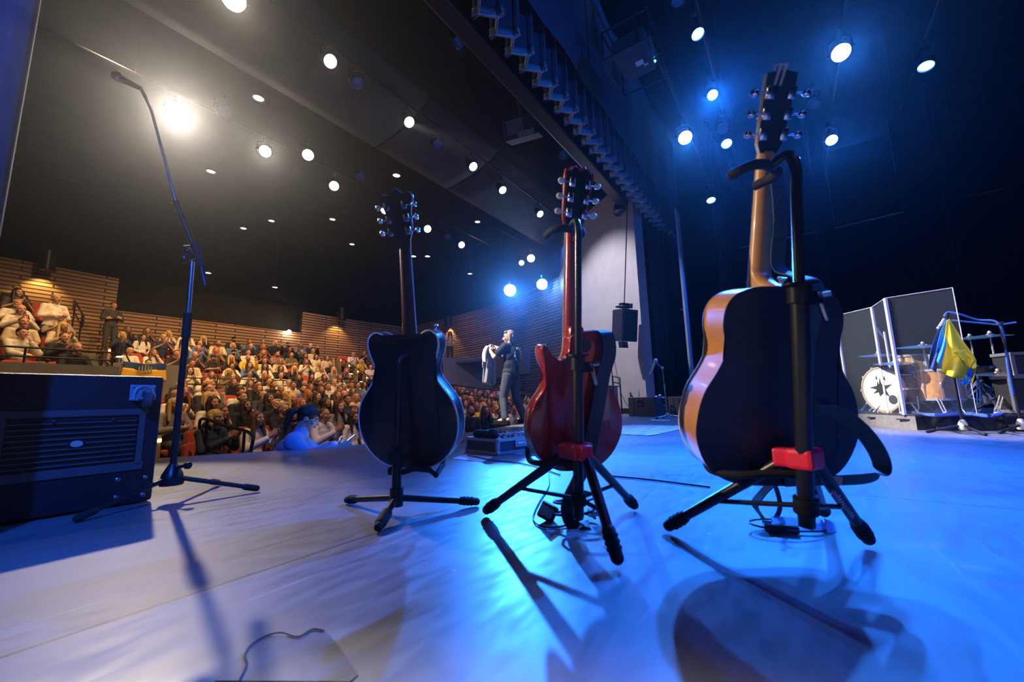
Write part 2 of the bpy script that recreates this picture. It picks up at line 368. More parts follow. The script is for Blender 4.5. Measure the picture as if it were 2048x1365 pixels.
# ---- drapes and flats on the far side of the stage
def drape(name, label, a, b, z0, z1, mt, folds=9, amp=.06, cat='curtain', n=90):
    L = (V(b)-V(a)).length; d = (V(b)-V(a)).normalized(); nn = V((-d.y, d.x, 0)); a = V(a)
    m = MB()
    def fn(x, y):
        ph = x*folds*2*pi; k = .6+.4*(1-y)
        return a+d*(L*x+.35*amp*sin(2*ph+1))+nn*(amp*k*(sin(ph)+.35*sin(2.3*ph+.7)))+V((0, 0, z0+(z1-z0)*y))
    m.grid(fn, n, 8); o = m.build(name, mt, solid=.008); return tag(o, label, cat)
drape('stage_drape', 'black drape filling the gap beside the white wall', W(10.9, -.35), W(12.6, -.75), .01, 7.6, velvet, 6)
drape('stage_drape', 'black curtain leg in the far wing beside the pale blue flat', W(11.4, -2.0), W(12.8, -2.1), .01, 8.0, velvet, 6)
drape('stage_drape', 'black curtain leg hanging behind the drum cage', W(12.8, -4.2), W(14.6, -4.4), .01, 8.0, velvet, 7)
drape('stage_drape', 'black curtain leg at the far right of the stage', W(13.0, -6.6), W(15.2, -7.2), .01, 8.0, velvet, 7)
pf = atT(1384, 760, -1.2); s_f, _ = ST(pf)
fl = empty('stage_flat', 'tall narrow pale blue lit flat standing beside the black drape', 'stage flat', W(s_f, -1.2), (0, 0, TH))
m = MB(); m.box((.02, 0, 2.66), (.34, .05, 5.3)); m.build('panel', mat('flat_white', (.42, .45, .5), .7, noise_s=4, noise_a=.08), fl, smooth=False, bevel=.004)
m = MB(); m.box((.235, .03, 2.66), (.05, .1, 5.3)); m.build('edge_frame', mat('flat_frame', (.1, .12, .2), .7), fl, smooth=False)
m = MB()
for z in (.8, 2.6, 4.4): m.box((.02, .06, z), (.34, .05, .07))
m.build('brace', black, fl, smooth=False)
# near curtain edge, top left
nc = drape('stage_drape', 'dark blue curtain edge hanging close in the upper left corner', (-1.735, 1.3, 0), (-3.4, -.6, 0), .02, 5.5, mat('blue_curtain', (.028, .034, .055), .85, noise_s=15, noise_a=.2, sheen=.3), 7, .05)
# pipes on the far wall
for k, (pa, pb, lab) in enumerate((((1480, 496), (1640, 462), 'left'), ((1670, 456), (1806, 424), 'middle'), ((1930, 394), (2010, 376), 'right'))):
    a, b = atz(*pa, 5.5), atz(*pb, 5.5)
    m = MB(); m.cyl(a, b, .04, n=10)
    m.cyl(a, a+V((0, 0, 2.9)), .002, n=4); m.cyl(b, b+V((0, 0, 2.9)), .002, n=4)
    o = m.build('hanging_pipe', steel); tag(o, '%s of three steel pipes hanging far back on the dark side of the stage' % lab, 'pipe', 'pipes in the far wing')
# ================================================================ lamps with their fittings
def lens_mat(name, col, k): return mat(name, (.02, .02, .02), .3, emit=col, estr=k)
LW = lens_mat('lens_warm', (1, .86, .68), 9); LWW = lens_mat('lens_warm_bright', (1, .93, .82), 60); LB = lens_mat('lens_blue', (.10, .38, 1.0), 11); LBW = lens_mat('lens_blue_bright', (.30, .58, 1.0), 50)
LD = lens_mat('downlight_glow', (1, .88, .62), 6); LOFF = mat('lens_glass', (.10, .12, .16), .08, spec=.8); LO = lens_mat('lens_orange', (1, .62, .38), 14)
GRPH = {'foh': 'white stage lights over the house', 'blue': 'blue stage lights over the stage'}
def fixture(label, loc, target, lens, r=.11, length=.34, group=None, top=None, name='stage_light', mi_body=None):
    loc = V(loc); d = (V(target)-loc).normalized()
    e = empty(name, label, 'stage light', loc, group=group)
    R = d.to_track_quat('Z', 'Y').to_matrix()
    m = MB(); m.lathe([(r*.55, -length), (r*.8, -length*.9), (r*.82, -length*.45), (r*1.02, -length*.3), (r*1.08, -.012), (r*1.08, .03), (r*.98, .03), (r*.96, -.01)], (0, 0, 0), d, 20)
    for k in range(4): m.lathe([(r*.86, -length*(.5+.1*k)), (r*.9, -length*(.5+.1*k)-.008), (r*.86, -length*(.5+.1*k)-.016)], (0, 0, 0), d, 20)
    m.build('housing', blackm, e)
    m = MB(); m.lathe([(0, .012), (r*.5, .010), (r*.96, 0), (r*.96, -.01), (0, -.01)], (0, 0, 0), d, 24); m.build('lens', lens, e)
    x, _ = perp(d); h = top if top else .30
    piv = -d*length*.35
    m = MB(); a = piv+x*(r*1.15); b = piv-x*(r*1.15); m.tube([a, a+V((0, 0, h*.6)), V((a.x*.5+b.x*.5, a.y*.5+b.y*.5, h+piv.z*.5)), b+V((0, 0, h*.6)), b], .012, 6)
    m.cyl(a+x*.03, a-x*.03, .02, n=8); m.cyl(b+x*.03, b-x*.03, .02, n=8); m.build('yoke', blackm, e)
    m = MB(); c = V(((a.x+b.x)/2, (a.y+b.y)/2, h+piv.z*.5)); m.box(c+V((0, 0, .05)), (.06, .06, .1)); m.build('clamp', steel, e, smooth=False)
    return e
def batten(s0, s1, t, z, label):
    m = MB(); m.cyl(W(s0, t, z), W(s1, t, z), .025, n=10)
    k = s0+.7
    while k < s1: m.cyl(W(k, t, z), W(k, t, z+2.2), .005, n=5); k += 2.4
    return tag(m.build('lighting_pipe', blackm), label, 'pipe', 'lighting pipes')
batten(-4, 14, 3.05, 6.95, 'black lighting pipe of the front row of white house lights')
batten(-4, 14, 6.65, 6.95, 'black lighting pipe of the far row of white house lights')
batten(.5, 13, -2.7, 5.95, 'black lighting pipe of the blue lights nearest the valance')
batten(1.5, 13, -4.45, 5.95, 'black lighting pipe of the blue lights farther upstage')
batten(6.5, 12.5, -2.02, 5.95, 'black lighting pipe of the blue lights above the pale flat')
batten(5, 12, -5.55, 5.95, 'black lighting pipe of the lone blue light at far right')
batten(11.5, 14.2, 5.3, 6.9, 'short lighting pipe of the far house lights beyond the guitarist')
F = fixture
F('dazzling white stage light beside the tall boom microphone stand', atz(355, 225, 6.5), (-.9, 1.2, 0), LWW, .19, .42, GRPH['foh'])
lamp('key_white', atz(357, 228, 6.44), (-2.0, 1.6, 0), (1, .83, .66), 2600, 16.8, .35, .10)
F('bright white stage light, second along from the dazzling one', atz(530, 303, 6.5), (1.5, 1.0, 1), LWW, .13, .4, GRPH['foh'])
lamp('cross_white', atz(531, 305, 6.44), (1.0, 5.2, .6), (1, .84, .72), 700, 14, .6, .08)
F('white stage light cut by the top edge of the photo', atz(467, -3, 6.5), (-.9, 1.5, 0), LWW, .16, .4, GRPH['foh'])
for (x, y, lab, tg) in ((660, 122, 'white stage light nearest the camera in the front row of round lamps', (1.5, 3, 0)), (818, 244, 'white stage light, second of the front row of lamps', (2, 4, 0)), (946, 333, 'white stage light, third of the front row of lamps', (3, 5, 0)),
        (1005, 380, 'white stage light, fourth of the front row, right of the left headstock', (3, 6, 0)), (1080, 428, 'white stage light, last of the front row, left of the red guitar headstock', (4, 7, 0))):
    F(lab, atz(x, y, 6.5), tg, LW, .115, .34, GRPH['foh'])
for (x, y, lab, tg) in ((616, 310, 'white stage light just right of the second bright one', (0, 2, 0)), (668, 372, 'white stage light left of the black guitar headstock in the far row', (0, 3, 0)), (770, 420, 'white stage light showing behind the black guitar tuners', (1, 4, 0)),
        (855, 458, 'white stage light right of the black guitar neck, upper of two', (2, 5, 0)), (923, 490, 'white stage light right of the black guitar neck, lower of two', (3, 6, 0))):
    F(lab, atz(x, y, 6.5), tg, LW, .13, .34, GRPH['foh'])
lamp('singer_white', atz(467, 0, 6.4), (-.25, 7.0, 1.2), (1, .92, .84), 6500, 15, .5, .06)
lamp('wash_white', atz(818, 246, 6.4), (4.55, 4.2, .72), (1, .90, .82), 12000, 16, .6, .06)
lamp('wall_wash', atz(946, 335, 6.38), W(11.2, 1.2, 2.2), (.88, .84, 1), 1400, 64, .6, .06)
F('small blue lantern under the dark header left of the valance', atz(1092, 238, 5.9), (.2, 1.0, 0), LB, .06, .26, GRPH['blue'])
lamp('header_blue', atz(1092, 242, 5.82), (.45, 1.1, 0), BLUE, 5600, 26, .7, .07)
for q_, c_, w_, a_ in ((atz(357, 228, 6.44), (1, .88, .74), 20000, 9), (atz(531, 305, 6.44), (1, .88, .74), 4000, 8), (atz(467, 0, 6.42), (1, .86, .66), 2600, 9), (atY(1020, 581, 16.2), (.05, .26, 1), 30000, 4.5), (atY(1084, 569, 15.3), (.05, .26, 1), 9000, 4.5), (atz(1682, 105, 5.45), (.05, .28, 1), 1500, 14), (atz(1370, 275, 5.45), (.05, .28, 1), 2000, 13), (atz(1663, 280, 5.45), (.05, .28, 1), 260, 10), (atz(660, 124, 6.42), (1, .88, .72), 160, 9), (atz(818, 246, 6.42), (1, .88, .72), 160, 8), (atz(668, 374, 6.42), (1, .88, .72), 200, 7), (atz(1062, 518, 6.2), (1, .6, .36), 500, 5)):
    lamp('lens_spill', q_, (0, 0, .42), c_, w_, a_, .9, .08)   # the same lamps shining straight at the camera's spot
lamp('stage_blue', atz(1395, 67, 5.4), (-2.1, 4.1, .2), BLUE, 1800, 12, .7, .07)
# dark unlit lanterns between them
for (x, y, z, lab) in ((447, 222, 6.6, 'unlit stage lantern between two bright house lights'), (716, 168, 6.5, 'unlit stage lantern right of the nearest front row lamp'), (876, 290, 6.5, 'unlit stage lantern between the second and third front row lamps'),
        (722, 353, 6.6, 'unlit stage lantern left above the black guitar headstock'), (895, 474, 6.6, 'unlit stage lantern between the two lamps right of the black neck'), (918, 87, 6.9, 'unlit round lantern under the dark header near the valance top'), (1127, 310, 6.6, 'unlit lantern below the hanging front speaker')):
    F(lab, atz(x, y, z), (1, 3, .5), LOFF, .12, .34, 'unlit stage lanterns')
F('brilliant blue stage light above the performer', atY(1020, 581, 16.5), (.6, 1.0, 0), LBW, .26, .5, GRPH['blue'])
lamp('key_blue', atY(1020, 581, 16.3), (.75, 1.7, 0), (.025, .21, 1.0), 19000, 11, .8, .13)
F('blue stage light right of the brilliant one over the performer', atY(1084, 569, 15.6), (1.5, 2.0, 0), LBW, .22, .5, GRPH['blue'])
lamp('cross_blue', atY(1084, 569, 15.4), (1.8, 2.6, 0), BLUE, 14000, 14, .7, .1)
F('small warm lamp above the brilliant blue light, right of a pair', atz(1062, 517, 6.25), (.5, 4, 0), LO, .16, .4, GRPH['foh'])
F('small warm lamp above the brilliant blue light, left of a pair', atz(1043, 526, 6.25), (.5, 4, 0), LO, .11, .4, GRPH['foh'])
for (x, y, z, r, lens, tg, wt, ang, lab) in (
    (1395, 67, 5.5, .085, LB, (2.7, 2.6, 0), 1100, 46, 'oval blue stage light right of the caged projector'),
    (1682, 105, 5.5, .12, LBW, (1.2, 1.2, .2), 1600, 38, 'brilliant blue stage light over the acoustic guitar headstock'),
    (1852, 131, 5.5, .10, LB, (4.6, 4.6, 0), 900, 50, 'oval blue stage light at far upper right beside a thin pipe'),
    (1425, 190, 5.5, .085, LB, (1.25, 1.25, 0), 4600, 36, 'oval blue stage light midway between projector and acoustic headstock'),
    (1370, 275, 5.5, .13, LBW, (2.5, 2.7, 0), 2200, 44, 'brilliant blue stage light left of the acoustic guitar headstock'),
    (1453, 287, 5.5, .10, LB, (2.9, 3.6, 0), 1300, 60, 'oval blue stage light nearest the acoustic guitar headstock'),
    (1663, 280, 5.5, .10, LBW, (3.2, 2.4, 0), 1500, 55, 'small bright blue stage light right of the acoustic guitar headstock'),
    (1422, 400, 5.5, .11, LB, (4.4, 7.5, 0), 1500, 70, 'lowest blue stage light, above the pale blue flat')):
    p = atz(x, y, z); F(lab, p, tg, lens, r, .3, GRPH['blue']); q = p+(V(tg)-p).normalized()*.08
    lamp('stage_blue', q, tg, BLUE, wt, ang, .7, .07)
for (x, y, z, lab) in ((1357, 0, 5.6, 'unlit lantern cut by the top edge right of the projector'), (1446, 260, 5.6, 'unlit square lantern above the oval blue light by the headstock'), (1628, 210, 5.6, 'unlit square lantern right of the acoustic headstock tip'), (1461, 352, 5.6, 'unlit lantern left of the acoustic guitar stand top')):
    F(lab, atz(x, y, z), (2, 3, 0), LOFF, .09, .26, 'unlit lanterns over the stage')
# hanging cylinder lamp before the white wall
F('black cylinder lamp hanging at the top of the white wall', atT(1240, 424, .25), atT(1238, 800, .25), LOFF, .17, .62, None, .5, 'cylinder_lamp')
# small recessed house downlights
k = 0
for (x, y, where) in ((517, 195, 'nearest the front of the house, right of the dazzling lamp'), (422, 342, 'right of the boom microphone stand'), (793, 350, 'just above the black guitar headstock'), (543, 441, 'below the second bright lamp'), (665, 438, 'left of the red flare by the black neck'),
        (955, 443, 'below the fourth front row lamp'), (704, 488, 'farther left of the black guitar neck'), (827, 512, 'just right of the black guitar neck'), (855, 512, 'second right of the black guitar neck'), (940, 547, 'left above the brilliant blue light'), (416, 545, 'low, beside the microphone stand clutch'), (550, 574, 'low, over the middle of the crowd'), (487, 456, 'faint, left of the middle')):
    z = 8.37 if y < 500 else 7.0
    p = atz(x, y, z)
    if ST(p)[1] > 15.6: p = atT(x, y, 15.4); z = p.z
    e = empty('recessed_downlight', 'small oval house downlight '+where, 'ceiling light', p, group='recessed house downlights')
    r = .13 if y < 400 else .12
    m = MB(); m.lathe([(r*.85, .0), (r*1.25, 0), (r*1.25, -.03), (r, -.04), (r*.9, -.02)], n=20); m.build('trim_ring', blackm, e)
    m = MB(); m.lathe([(0, -.025), (r*.9, -.02), (r*.85, 0)], n=20); m.build('diffuser', LD, e)
    if z < 8:
        m = MB(); m.cyl((0, 0, 0), (0, 0, 8.4-z), .015, n=6); m.build('stem', blackm, e)
# wall sconces on the slatted walls
for (x, y, t, lab) in ((92, 540, TB-.62, 'black wall sconce shining down the left slatted wall'), (683, 640, TB-.55, 'black wall sconce shining down the right slatted wall')):
    p = atT(x, y, t); e = empty('wall_sconce', lab, 'wall lamp', p)
    m = MB(); m.lathe([(.17, -.02), (.19, .0), (.19, .62), (.17, .64)], n=20); m.build('shade', blackm, e)
    m = MB(); m.lathe([(0, .04), (.165, .03)], n=20); m.build('bulb', LD, e)
    m = MB(); m.box(TV*.3+V((0, 0, .4)), (.1, .5, .12), SM); m.build('arm', blackm, e, smooth=False)
    lamp('sconce_glow', p+V((0, 0, -.03))+TV*.1, p+V((0, 0, -2))+TV*.62, (1, .62, .18), 170, 100, .5, .1)
p = W(16.05, 12.4, 4.7); e = empty('wall_sconce', 'wall sconce lighting the curved slatted wall right of the black guitar neck', 'wall lamp', p)
m = MB(); m.lathe([(.17, -.02), (.19, .0), (.19, .5), (.17, .52)], n=20); m.build('shade', blackm, e)
m = MB(); m.lathe([(0, .04), (.165, .03)], n=20); m.build('bulb', LD, e)
lamp('sconce_glow', p+V((0, 0, -.03)), p+V((0, 0, -2))+SU*.5, (1, .62, .18), 200, 100, .5, .1)
# control booth lamps
for (x, y, c, lab) in ((578, 664, LW, 'small round lamp at the right end of the low slatted wall'),):
    p = atT(x, y, TB-.1); e = empty('booth_lamp', lab, 'wall lamp', p); m = MB(); m.ell((0, 0, 0), .09); m.build('bulb', LWW, e); m = MB(); m.cyl((0, 0, 0), TV*.2, .03, n=8); m.build('bracket', blackm, e)
    lamp('booth_glow', p-TV*.2, p-TV*.2-V((0, 0, 1)), (1, .7, .4), 25, kind='POINT')
# projector in its cage
p = atT(1268, 112, -1.85); pe = empty('projector_cage', 'caged projector with pale stickers hanging over the stage beside the valance', 'projector', p, (0, 0, TH))
m = MB(); m.box((0, 0, 0), (.62, .46, .22), bev=.02); m.build('projector_body', mat('projector_grey', (.05, .055, .065), .5), pe, smooth=False)
m = MB(); m.box((.05, -.06, -.113), (.09, .11, .004)); m.box((.13, -.13, -.113), (.04, .06, .004)); m.build('sticker', mat('sticker_cream', (.75, .72, .55), .6), pe, smooth=False)
m = MB(); m.lathe([(0, .05), (.05, .04), (.06, 0), (.06, -.06)], (.12, -.24, .0), (0, -1, 0)); m.build('lens', LOFF, pe)
m = MB(); m.ell((.22, -.235, -.05), .018); m.build('status_light', lens_mat('led_teal', (.1, 1, .75), 8), pe)
m = MB(); X, Y, Z = .42, .32, .22
c = [V((x*X, y*Y, z*Z)) for z in (-1, 1) for x, y in ((-1, -1), (1, -1), (1, 1), (-1, 1))]
for a, b in ((0, 1), (1, 2), (2, 3), (3, 0), (4, 5), (5, 6), (6, 7), (7, 4), (0, 4), (1, 5), (2, 6), (3, 7)): m.cyl(c[a], c[b], .014, n=8)
for q in c: m.ell(q, .022, n=8, m=6)
m.build('cage_frame', blackm, pe)
m = MB(); m.cyl((0, 0, .2), (0, 0, 2.6), .024, n=8); m.cyl((.42, 0, .22), (.42, 0, 2.6), .01, n=6); m.cyl((-.42, 0, .22), (-.42, 0, 2.6), .01, n=6); m.build('hanger', blackm, pe)
# hanging front speaker
p = atT(1046, 258, .9); sp = empty('hanging_speaker', 'dark speaker box with pale rectangular grille hanging left of the valance', 'speaker', p, (radians(22), 0, radians(-22)))
m = MB(); m.box((0, 0, 0), (.75, .45, .42), bev=.015); m.build('cabinet', mat('speaker_grey', (.045, .045, .05), .6), sp, smooth=False)
m = MB(); m.box((-.1, -.228, .02), (.36, .02, .28)); m.build('grille', mat('grille_pale', (.17, .18, .19), .6, noise_s=80, noise_a=.4), sp, smooth=False)
m = MB(); m.box((.12, -.23, -.15), (.36, .05, .09)); m.build('bracket', mat('bracket_grey', (.3, .29, .28), .6), sp, smooth=False)
m = MB(); m.cyl((0, 0, .2), (0, -.5, 2.2), .012, n=6); m.build('hanger', blackm, sp)
# ================================================================ guitars and their stands
def offset(poly, e):
    n = len(poly); out = []; ar = sum(poly[i][0]*poly[(i+1) % n][1]-poly[(i+1) % n][0]*poly[i][1] for i in range(n)); sg = 1 if ar > 0 else -1
    for i in range(n):
        a, b = V(poly[i-1]), V(poly[(i+1) % n]); d = (b-a).normalized(); nn = V((-d.y, d.x))*sg; out.append((poly[i][0]+nn.x*e, poly[i][1]+nn.y*e))
    return out
def body_mesh(out, D, e, arch=0):
    m = MB(); bm = m.bm
    prof = [(e*2.4, -arch*.6)] if arch else []
    prof = prof+[(e, 0), (e*.3, e*.3), (0, e), (0, D-e), (e*.3, D-e*.3), (e, D)]
    rings = [[bm.verts.new((x, y, z)) for x, z in offset(out, i)] for i, y in prof]; n = len(out)
    for A, B in zip(rings, rings[1:]):
        for k in range(n): m._f([A[k], A[(k+1) % n], B[(k+1) % n], B[k]])
    for R in (rings[0], rings[-1]):
        f = bm.faces.new(R)
    bmesh.ops.triangulate(bm, faces=[f for f in bm.faces if len(f.verts) > 4])
    return m
def neck_mesh(z0, z1, y0, w0, w1, t0, t1, n=14, seg=10):
    m = MB()
    def fn(a, b):
        z = z0+(z1-z0)*b; wd = w0+(w1-w0)*b; th = t0+(t1-t0)*b; q = pi*a
        return V((-wd/2*cos(q), y0-th*sin(q)**.8, z))
    m.grid(fn, n, seg)
    rows = sorted({round(v.co.z, 6) for v in m.bm.verts})
    bm = m.bm
    # front face and ends
    fr = [[bm.verts.new((sx*(w0+(w1-w0)*b)/2, y0, z0+(z1-z0)*b)) for sx in (-1, 1)] for b in (0, 1)]
    m._f([fr[0][0], fr[0][1], fr[1][1], fr[1][0]])
    return m
def tuner(par, x, z, y, side, tilt, key_m, post=.022, key=(.011, .018, .026)):
    m = MB(); c, s = cos(tilt), sin(tilt)
    def T(p): return V((p[0], y+p[1]*c-p[2]*s, z+p[1]*s+p[2]*c))
    R = Matrix.Rotation(tilt, 3, 'X')
    m.box(T((x, -.007, 0)), (.02, .014, .03), R, 0, .003)
    m.cyl(T((x, -.006, 0)), T((x+side*post, -.006, 0)), .003, n=8, mi=0)
    m.cyl(T((x, .0, 0)), T((x, .034, 0)), .0045, n=10, mi=0)
    m.ell(T((x+side*(post+.012), -.006, 0)), key, R, 10, 7, mi=1)
    return m.build('tuner', [chrome, key_m], par)
def frets_strings(par, z0, z1, w0, w1, y, bridge_z, byy, sm):
    m = MB(); 
    for k in range(20):
        z = z1-(z1-(z1-.64))*(1-2**(-(k+1)/12.)); wd = w1+(w0-w1)*(z1-z)/(z1-z0)
        if z > z0: m.box((0, y+.0075, z), (wd, .002, .002))
    m.build('fret', chrome, par, smooth=False)
    m = MB()
    for k in range(6):
        f = (k-2.5)/2.5; m.tube([(f*.026, byy, bridge_z), (f*w1*.42, y+.009, z1)], .0006, 5)
    m.build('strings', sm, par)
def guitar_root(label, pos, yaw, lean, roll, scale):
    e = empty('guitar', label, 'guitar', pos); e.rotation_mode = 'QUATERNION'
    M3 = Matrix.Rotation(yaw, 3, 'Z') @ Matrix.Rotation(lean, 3, 'X') @ Matrix.Rotation(roll, 3, 'Y')
    e.rotation_quaternion = M3.to_quaternion(); e.scale = (scale,)*3
    return e
string_m = mat('string_steel', (.6, .58, .55), .3, 1); gold = mat('brass', (.8, .58, .25), .25, 1); ivory = mat('cream_plastic', (.86, .78, .55), .35); pearl = mat('cream_binding', (.80, .74, .62), .3)
ebony = mat('dark_fretboard', (.02, .014, .011), .5); strap_m = mat('black_strap', (.02, .022, .026), .62, noise_s=120, noise_a=.3); strap_b = mat('teal_strap', (.035, .075, .085), .6, noise_s=90, noise_a=.25)
def edge_tube(par, out, y, r, mt, name='binding', e=.0):
    m = MB(); m.tube([(x, y, z) for x, z in offset(out, e)], r, 6, closed=True); return m.build(name, mt, par)
# ---- 1: black hollow body
half = [(.0, .0), (.09, .008), (.155, .05), (.195, .115), (.205, .185), (.19, .25), (.155, .30), (.126, .345), (.123, .385), (.138, .43), (.146, .465), (.139, .497), (.116, .515), (.088, .511), (.06, .488), (.038, .472), (.028, .474)]
out1 = smooth_closed(half+[(-x, z) for x, z in half[:0:-1]], 4)
SC1 = 1.06
g1 = guitar_root('black hollow body electric guitar with pale binding, leftmost of three guitars', (-.398*1.06, 1.552*1.06, CAMZ+(.227-.47)*1.06), -.243, .182, .021, SC1)
gloss_black = mat('gloss_black', (.008, .008, .011), .34, coat=.12)
body_mesh(out1, .065, .004, .004).build('body', gloss_black, g1, angle=50)
edge_tube(g1, out1, .001, .0032, pearl, 'binding', .001); edge_tube(g1, out1, .064, .0032, pearl, 'binding', .001)
mh = mat('dark_mahogany', (.05, .012, .010), .25, coat=.3)
neck_mesh(.40, .83, .062, .056, .044, .026, .021).build('neck', mh, g1)
m = MB(); m.box((0, .045, .44), (.052, .05, .10), bev=.012); m.build('heel', mh, g1)
m = MB(); m.prism([(-.027, .36), (.027, .36), (.0215, .83), (-.0215, .83)], .062, .069); m.build('fretboard', ebony, g1, smooth=False)
for sx in (-1, 1):
    m = MB(); m.tube([(sx*.0275, .0655, .42), (sx*.0222, .0655, .83)], .0022, 6); m.build('neck_binding', pearl if sx > 0 else mat('red_binding', (.45, .05, .05), .3), g1)
ht = radians(12)
def head_plane(y0, z0, tilt): return lambda x, z, y: V((x, y0+y*cos(tilt)-(z-z0)*sin(tilt), z0+(z-z0)*cos(tilt)+y*sin(tilt)))
hd1 = smooth_closed([(-.022, .825), (-.03, .86), (-.046, .90), (-.05, .96), (-.066, 1.015), (-.05, 1.03), (-.028, 1.028), (0, 1.048), (.028, 1.028), (.05, 1.03), (.066, 1.015), (.05, .96), (.046, .90), (.03, .86), (.022, .825)], 4)
pl = head_plane(.05, .83, ht)
m = MB(); m.prism(hd1, 0, .016, plane=pl); m.build('headstock', gloss_black, g1, angle=30)
m = MB(); m.tube([pl(x, z, .008) for x, z in offset(hd1, -.001)], .0022, 6, closed=True); m.build('headstock_binding', mat('silver_sparkle', (.6, .6, .62), .25, .8), g1)
for sx in (-1, 1):
    for k in range(3):
        z = .895+.046*k; q = pl(sx*.036, z, 0); tuner(g1, q.x, q.z, q.y, sx, ht, chrome, .026, (.009, .011, .012))
for z in (.16, .30):
    m = MB(); m.box((0, .073, z), (.09, .016, .04), bev=.004); m.build('pickup', chrome, g1, smooth=False)
m = MB(); m.box((0, .078, .20), (.10, .014, .016), bev=.003); m.cyl((0, .074, .02), (0, .074, .12), .006); m.build('bridge', chrome, g1)
for x, z in ((.12, .12), (.15, .17), (.10, .07), (.115, .49)):
    m = MB(); m.lathe([(.011, .0), (.012, .01), (.009, .014), (0, .014)], (x, .066, z), (0, 1, 0), 14); m.build('knob', chrome, g1)
m = MB(); m.lathe([(.004, 0), (.004, .012), (.009, .018), (.006, .024), (0, .024)], (.122, .03, .515), (.2, 0, 1), 12); m.build('strap_button', chrome, g1)
frets_strings(g1, .40, .83, .054, .043, .062, .20, .088, string_m)
# ---- 2: red single cut
o2 = [(0, 0), (.07, .006), (.125, .042), (.16, .10), (.166, .155), (.153, .21), (.124, .255), (.104, .292), (.102, .325), (.113, .37), (.118, .405), (.104, .436), (.07, .45), (.03, .447), (-.005, .44), (-.029, .425), (-.034, .385), (-.046, .356), (-.068, .352), (-.09, .368), (-.109, .395), (-.122, .401), (-.129, .386), (-.124, .355), (-.109, .322), (-.103, .295), (-.122, .255), (-.153, .21), (-.166, .155), (-.16, .10), (-.125, .042), (-.07, .006)]
out2 = smooth_closed(o2, 4)
g2 = guitar_root('red single cutaway electric guitar with cream tuner keys, middle of three guitars', (.201*1.05, 1.299*1.05+.02, CAMZ+(.243-.47)*1.05), .341, .124, -.007, 1.05)
cherry = mat('cherry_red', (.34, .022, .016), .2, coat=.5, noise_s=9, noise_a=.2); cherry_d = mat('dark_cherry', (.20, .02, .016), .2, coat=.5, noise_s=9, noise_a=.25)
bo = body_mesh(out2, .052, .004).build('body', [cherry, cherry_d], g2, angle=50)
edge_tube(g2, out2, .051, .0026, pearl, 'binding', .001)
neck_mesh(.40, .79, .056, .055, .043, .026, .021).build('neck', mat('red_neck', (.42, .05, .025), .2, coat=.4), g2)
m = MB(); m.box((0, .032, .43), (.054, .046, .07), bev=.012); m.build('heel', cherry, g2)
m = MB(); m.prism([(-.0285, .33), (.0285, .33), (.0215, .79), (-.0215, .79)], .056, .062); m.build('fretboard', ebony, g2, smooth=False)
for sx in (-1, 1):
    m = MB(); m.tube([(sx*.0280, .059, .40), (sx*.0222, .059, .79)], .0016, 6); m.build('neck_binding', pearl, g2)
hd2 = smooth_closed([(-.0215, .785), (-.028, .805), (-.036, .83), (-.042, .90), (-.046, .965), (-.036, .968), (-.018, .982), (0, .972), (.018, .982), (.036, .968), (.046, .965), (.042, .90), (.036, .83), (.028, .805), (.0215, .785)], 4)
ht = radians(15); pl = head_plane(.042, .79, ht)
m = MB(); m.prism(hd2, 0, .015, plane=pl); m.build('headstock', gloss_black, g2, angle=30)
m = MB(); m.tube([pl(x, z, .008) for x, z in offset(hd2, -.0005)], .0078, 6, closed=True); m.build('headstock_edge', mat('red_neck', (.42, .05, .025), .2), g2)
for sx in (-1, 1):
    for k in range(3):
        z = .84+.047*k; q = pl(sx*.028, z, 0); tuner(g2, q.x, q.z, q.y, sx, ht, ivory, .026, (.013, .008, .010))
for z in (.15, .29):
    m = MB(); m.box((0, .060, z), (.07, .016, .038), bev=.004); m.build('pickup', chrome, g2, smooth=False)
m = MB(); m.box((0, .066, .12), (.085, .012, .012), bev=.003); m.box((0, .066, .085), (.09, .012, .014), bev=.003); m.build('bridge', chrome, g2)
for x, z in ((.10, .07), (.13, .12), (.125, .03), (.08, .02)):
    m = MB(); m.lathe([(.012, .0), (.011, .014), (0, .014)], (x, .054, z), (0, 1, 0), 14); m.build('knob', gold, g2)
m = MB(); m.lathe([(.016, -.001), (.022, -.003), (.022, -.006), (0, -.006)], (.02, 0, .40), (0, 1, 0), 16); m.build('toggle_plate', black, g2)
frets_strings(g2, .40, .79, .054, .043, .056, .12, .076, string_m)
def ribbon(name, pts, wd, mt, par, nrm=None, th=.003, sub=8, wdir=None):
    P = spline(pts, sub); m = MB(); rows = []
    for i, p in enumerate(P):
        d = (P[min(i+1, len(P)-1)]-P[max(i-1, 0)]).normalized(); t = i/(len(P)-1)
        wv = V(wdir(t)) if callable(wdir) else V(wdir); wv = (wv-d*wv.dot(d)).normalized()
        n2 = d.cross(wv).normalized(); rows.append([m.bm.verts.new(p+wv*(a*wd/2)+n2*(b*th/2)) for a, b in ((-1, -1), (1, -1), (1, 1), (-1, 1))])
    for A, B in zip(rows, rows[1:]):
        for k in range(4): m._f([A[k], A[(k+1) % 4], B[(k+1) % 4], B[k]])
    m._f(rows[0][::-1]); m._f(rows[-1]); return m.build(name, mt, par)
ribbon('strap', [(.085, .025, .452), (.095, -.012, .44), (.100, -.022, .38), (.075, -.024, .30), (.05, -.026, .18), (.02, -.026, .06), (-.005, -.02, -.01), (-.03, .01, -.10), (-.02, .0, -.16), (.03, -.02, -.165)], .052, strap_m, g2, wdir=(1, .1, 0))
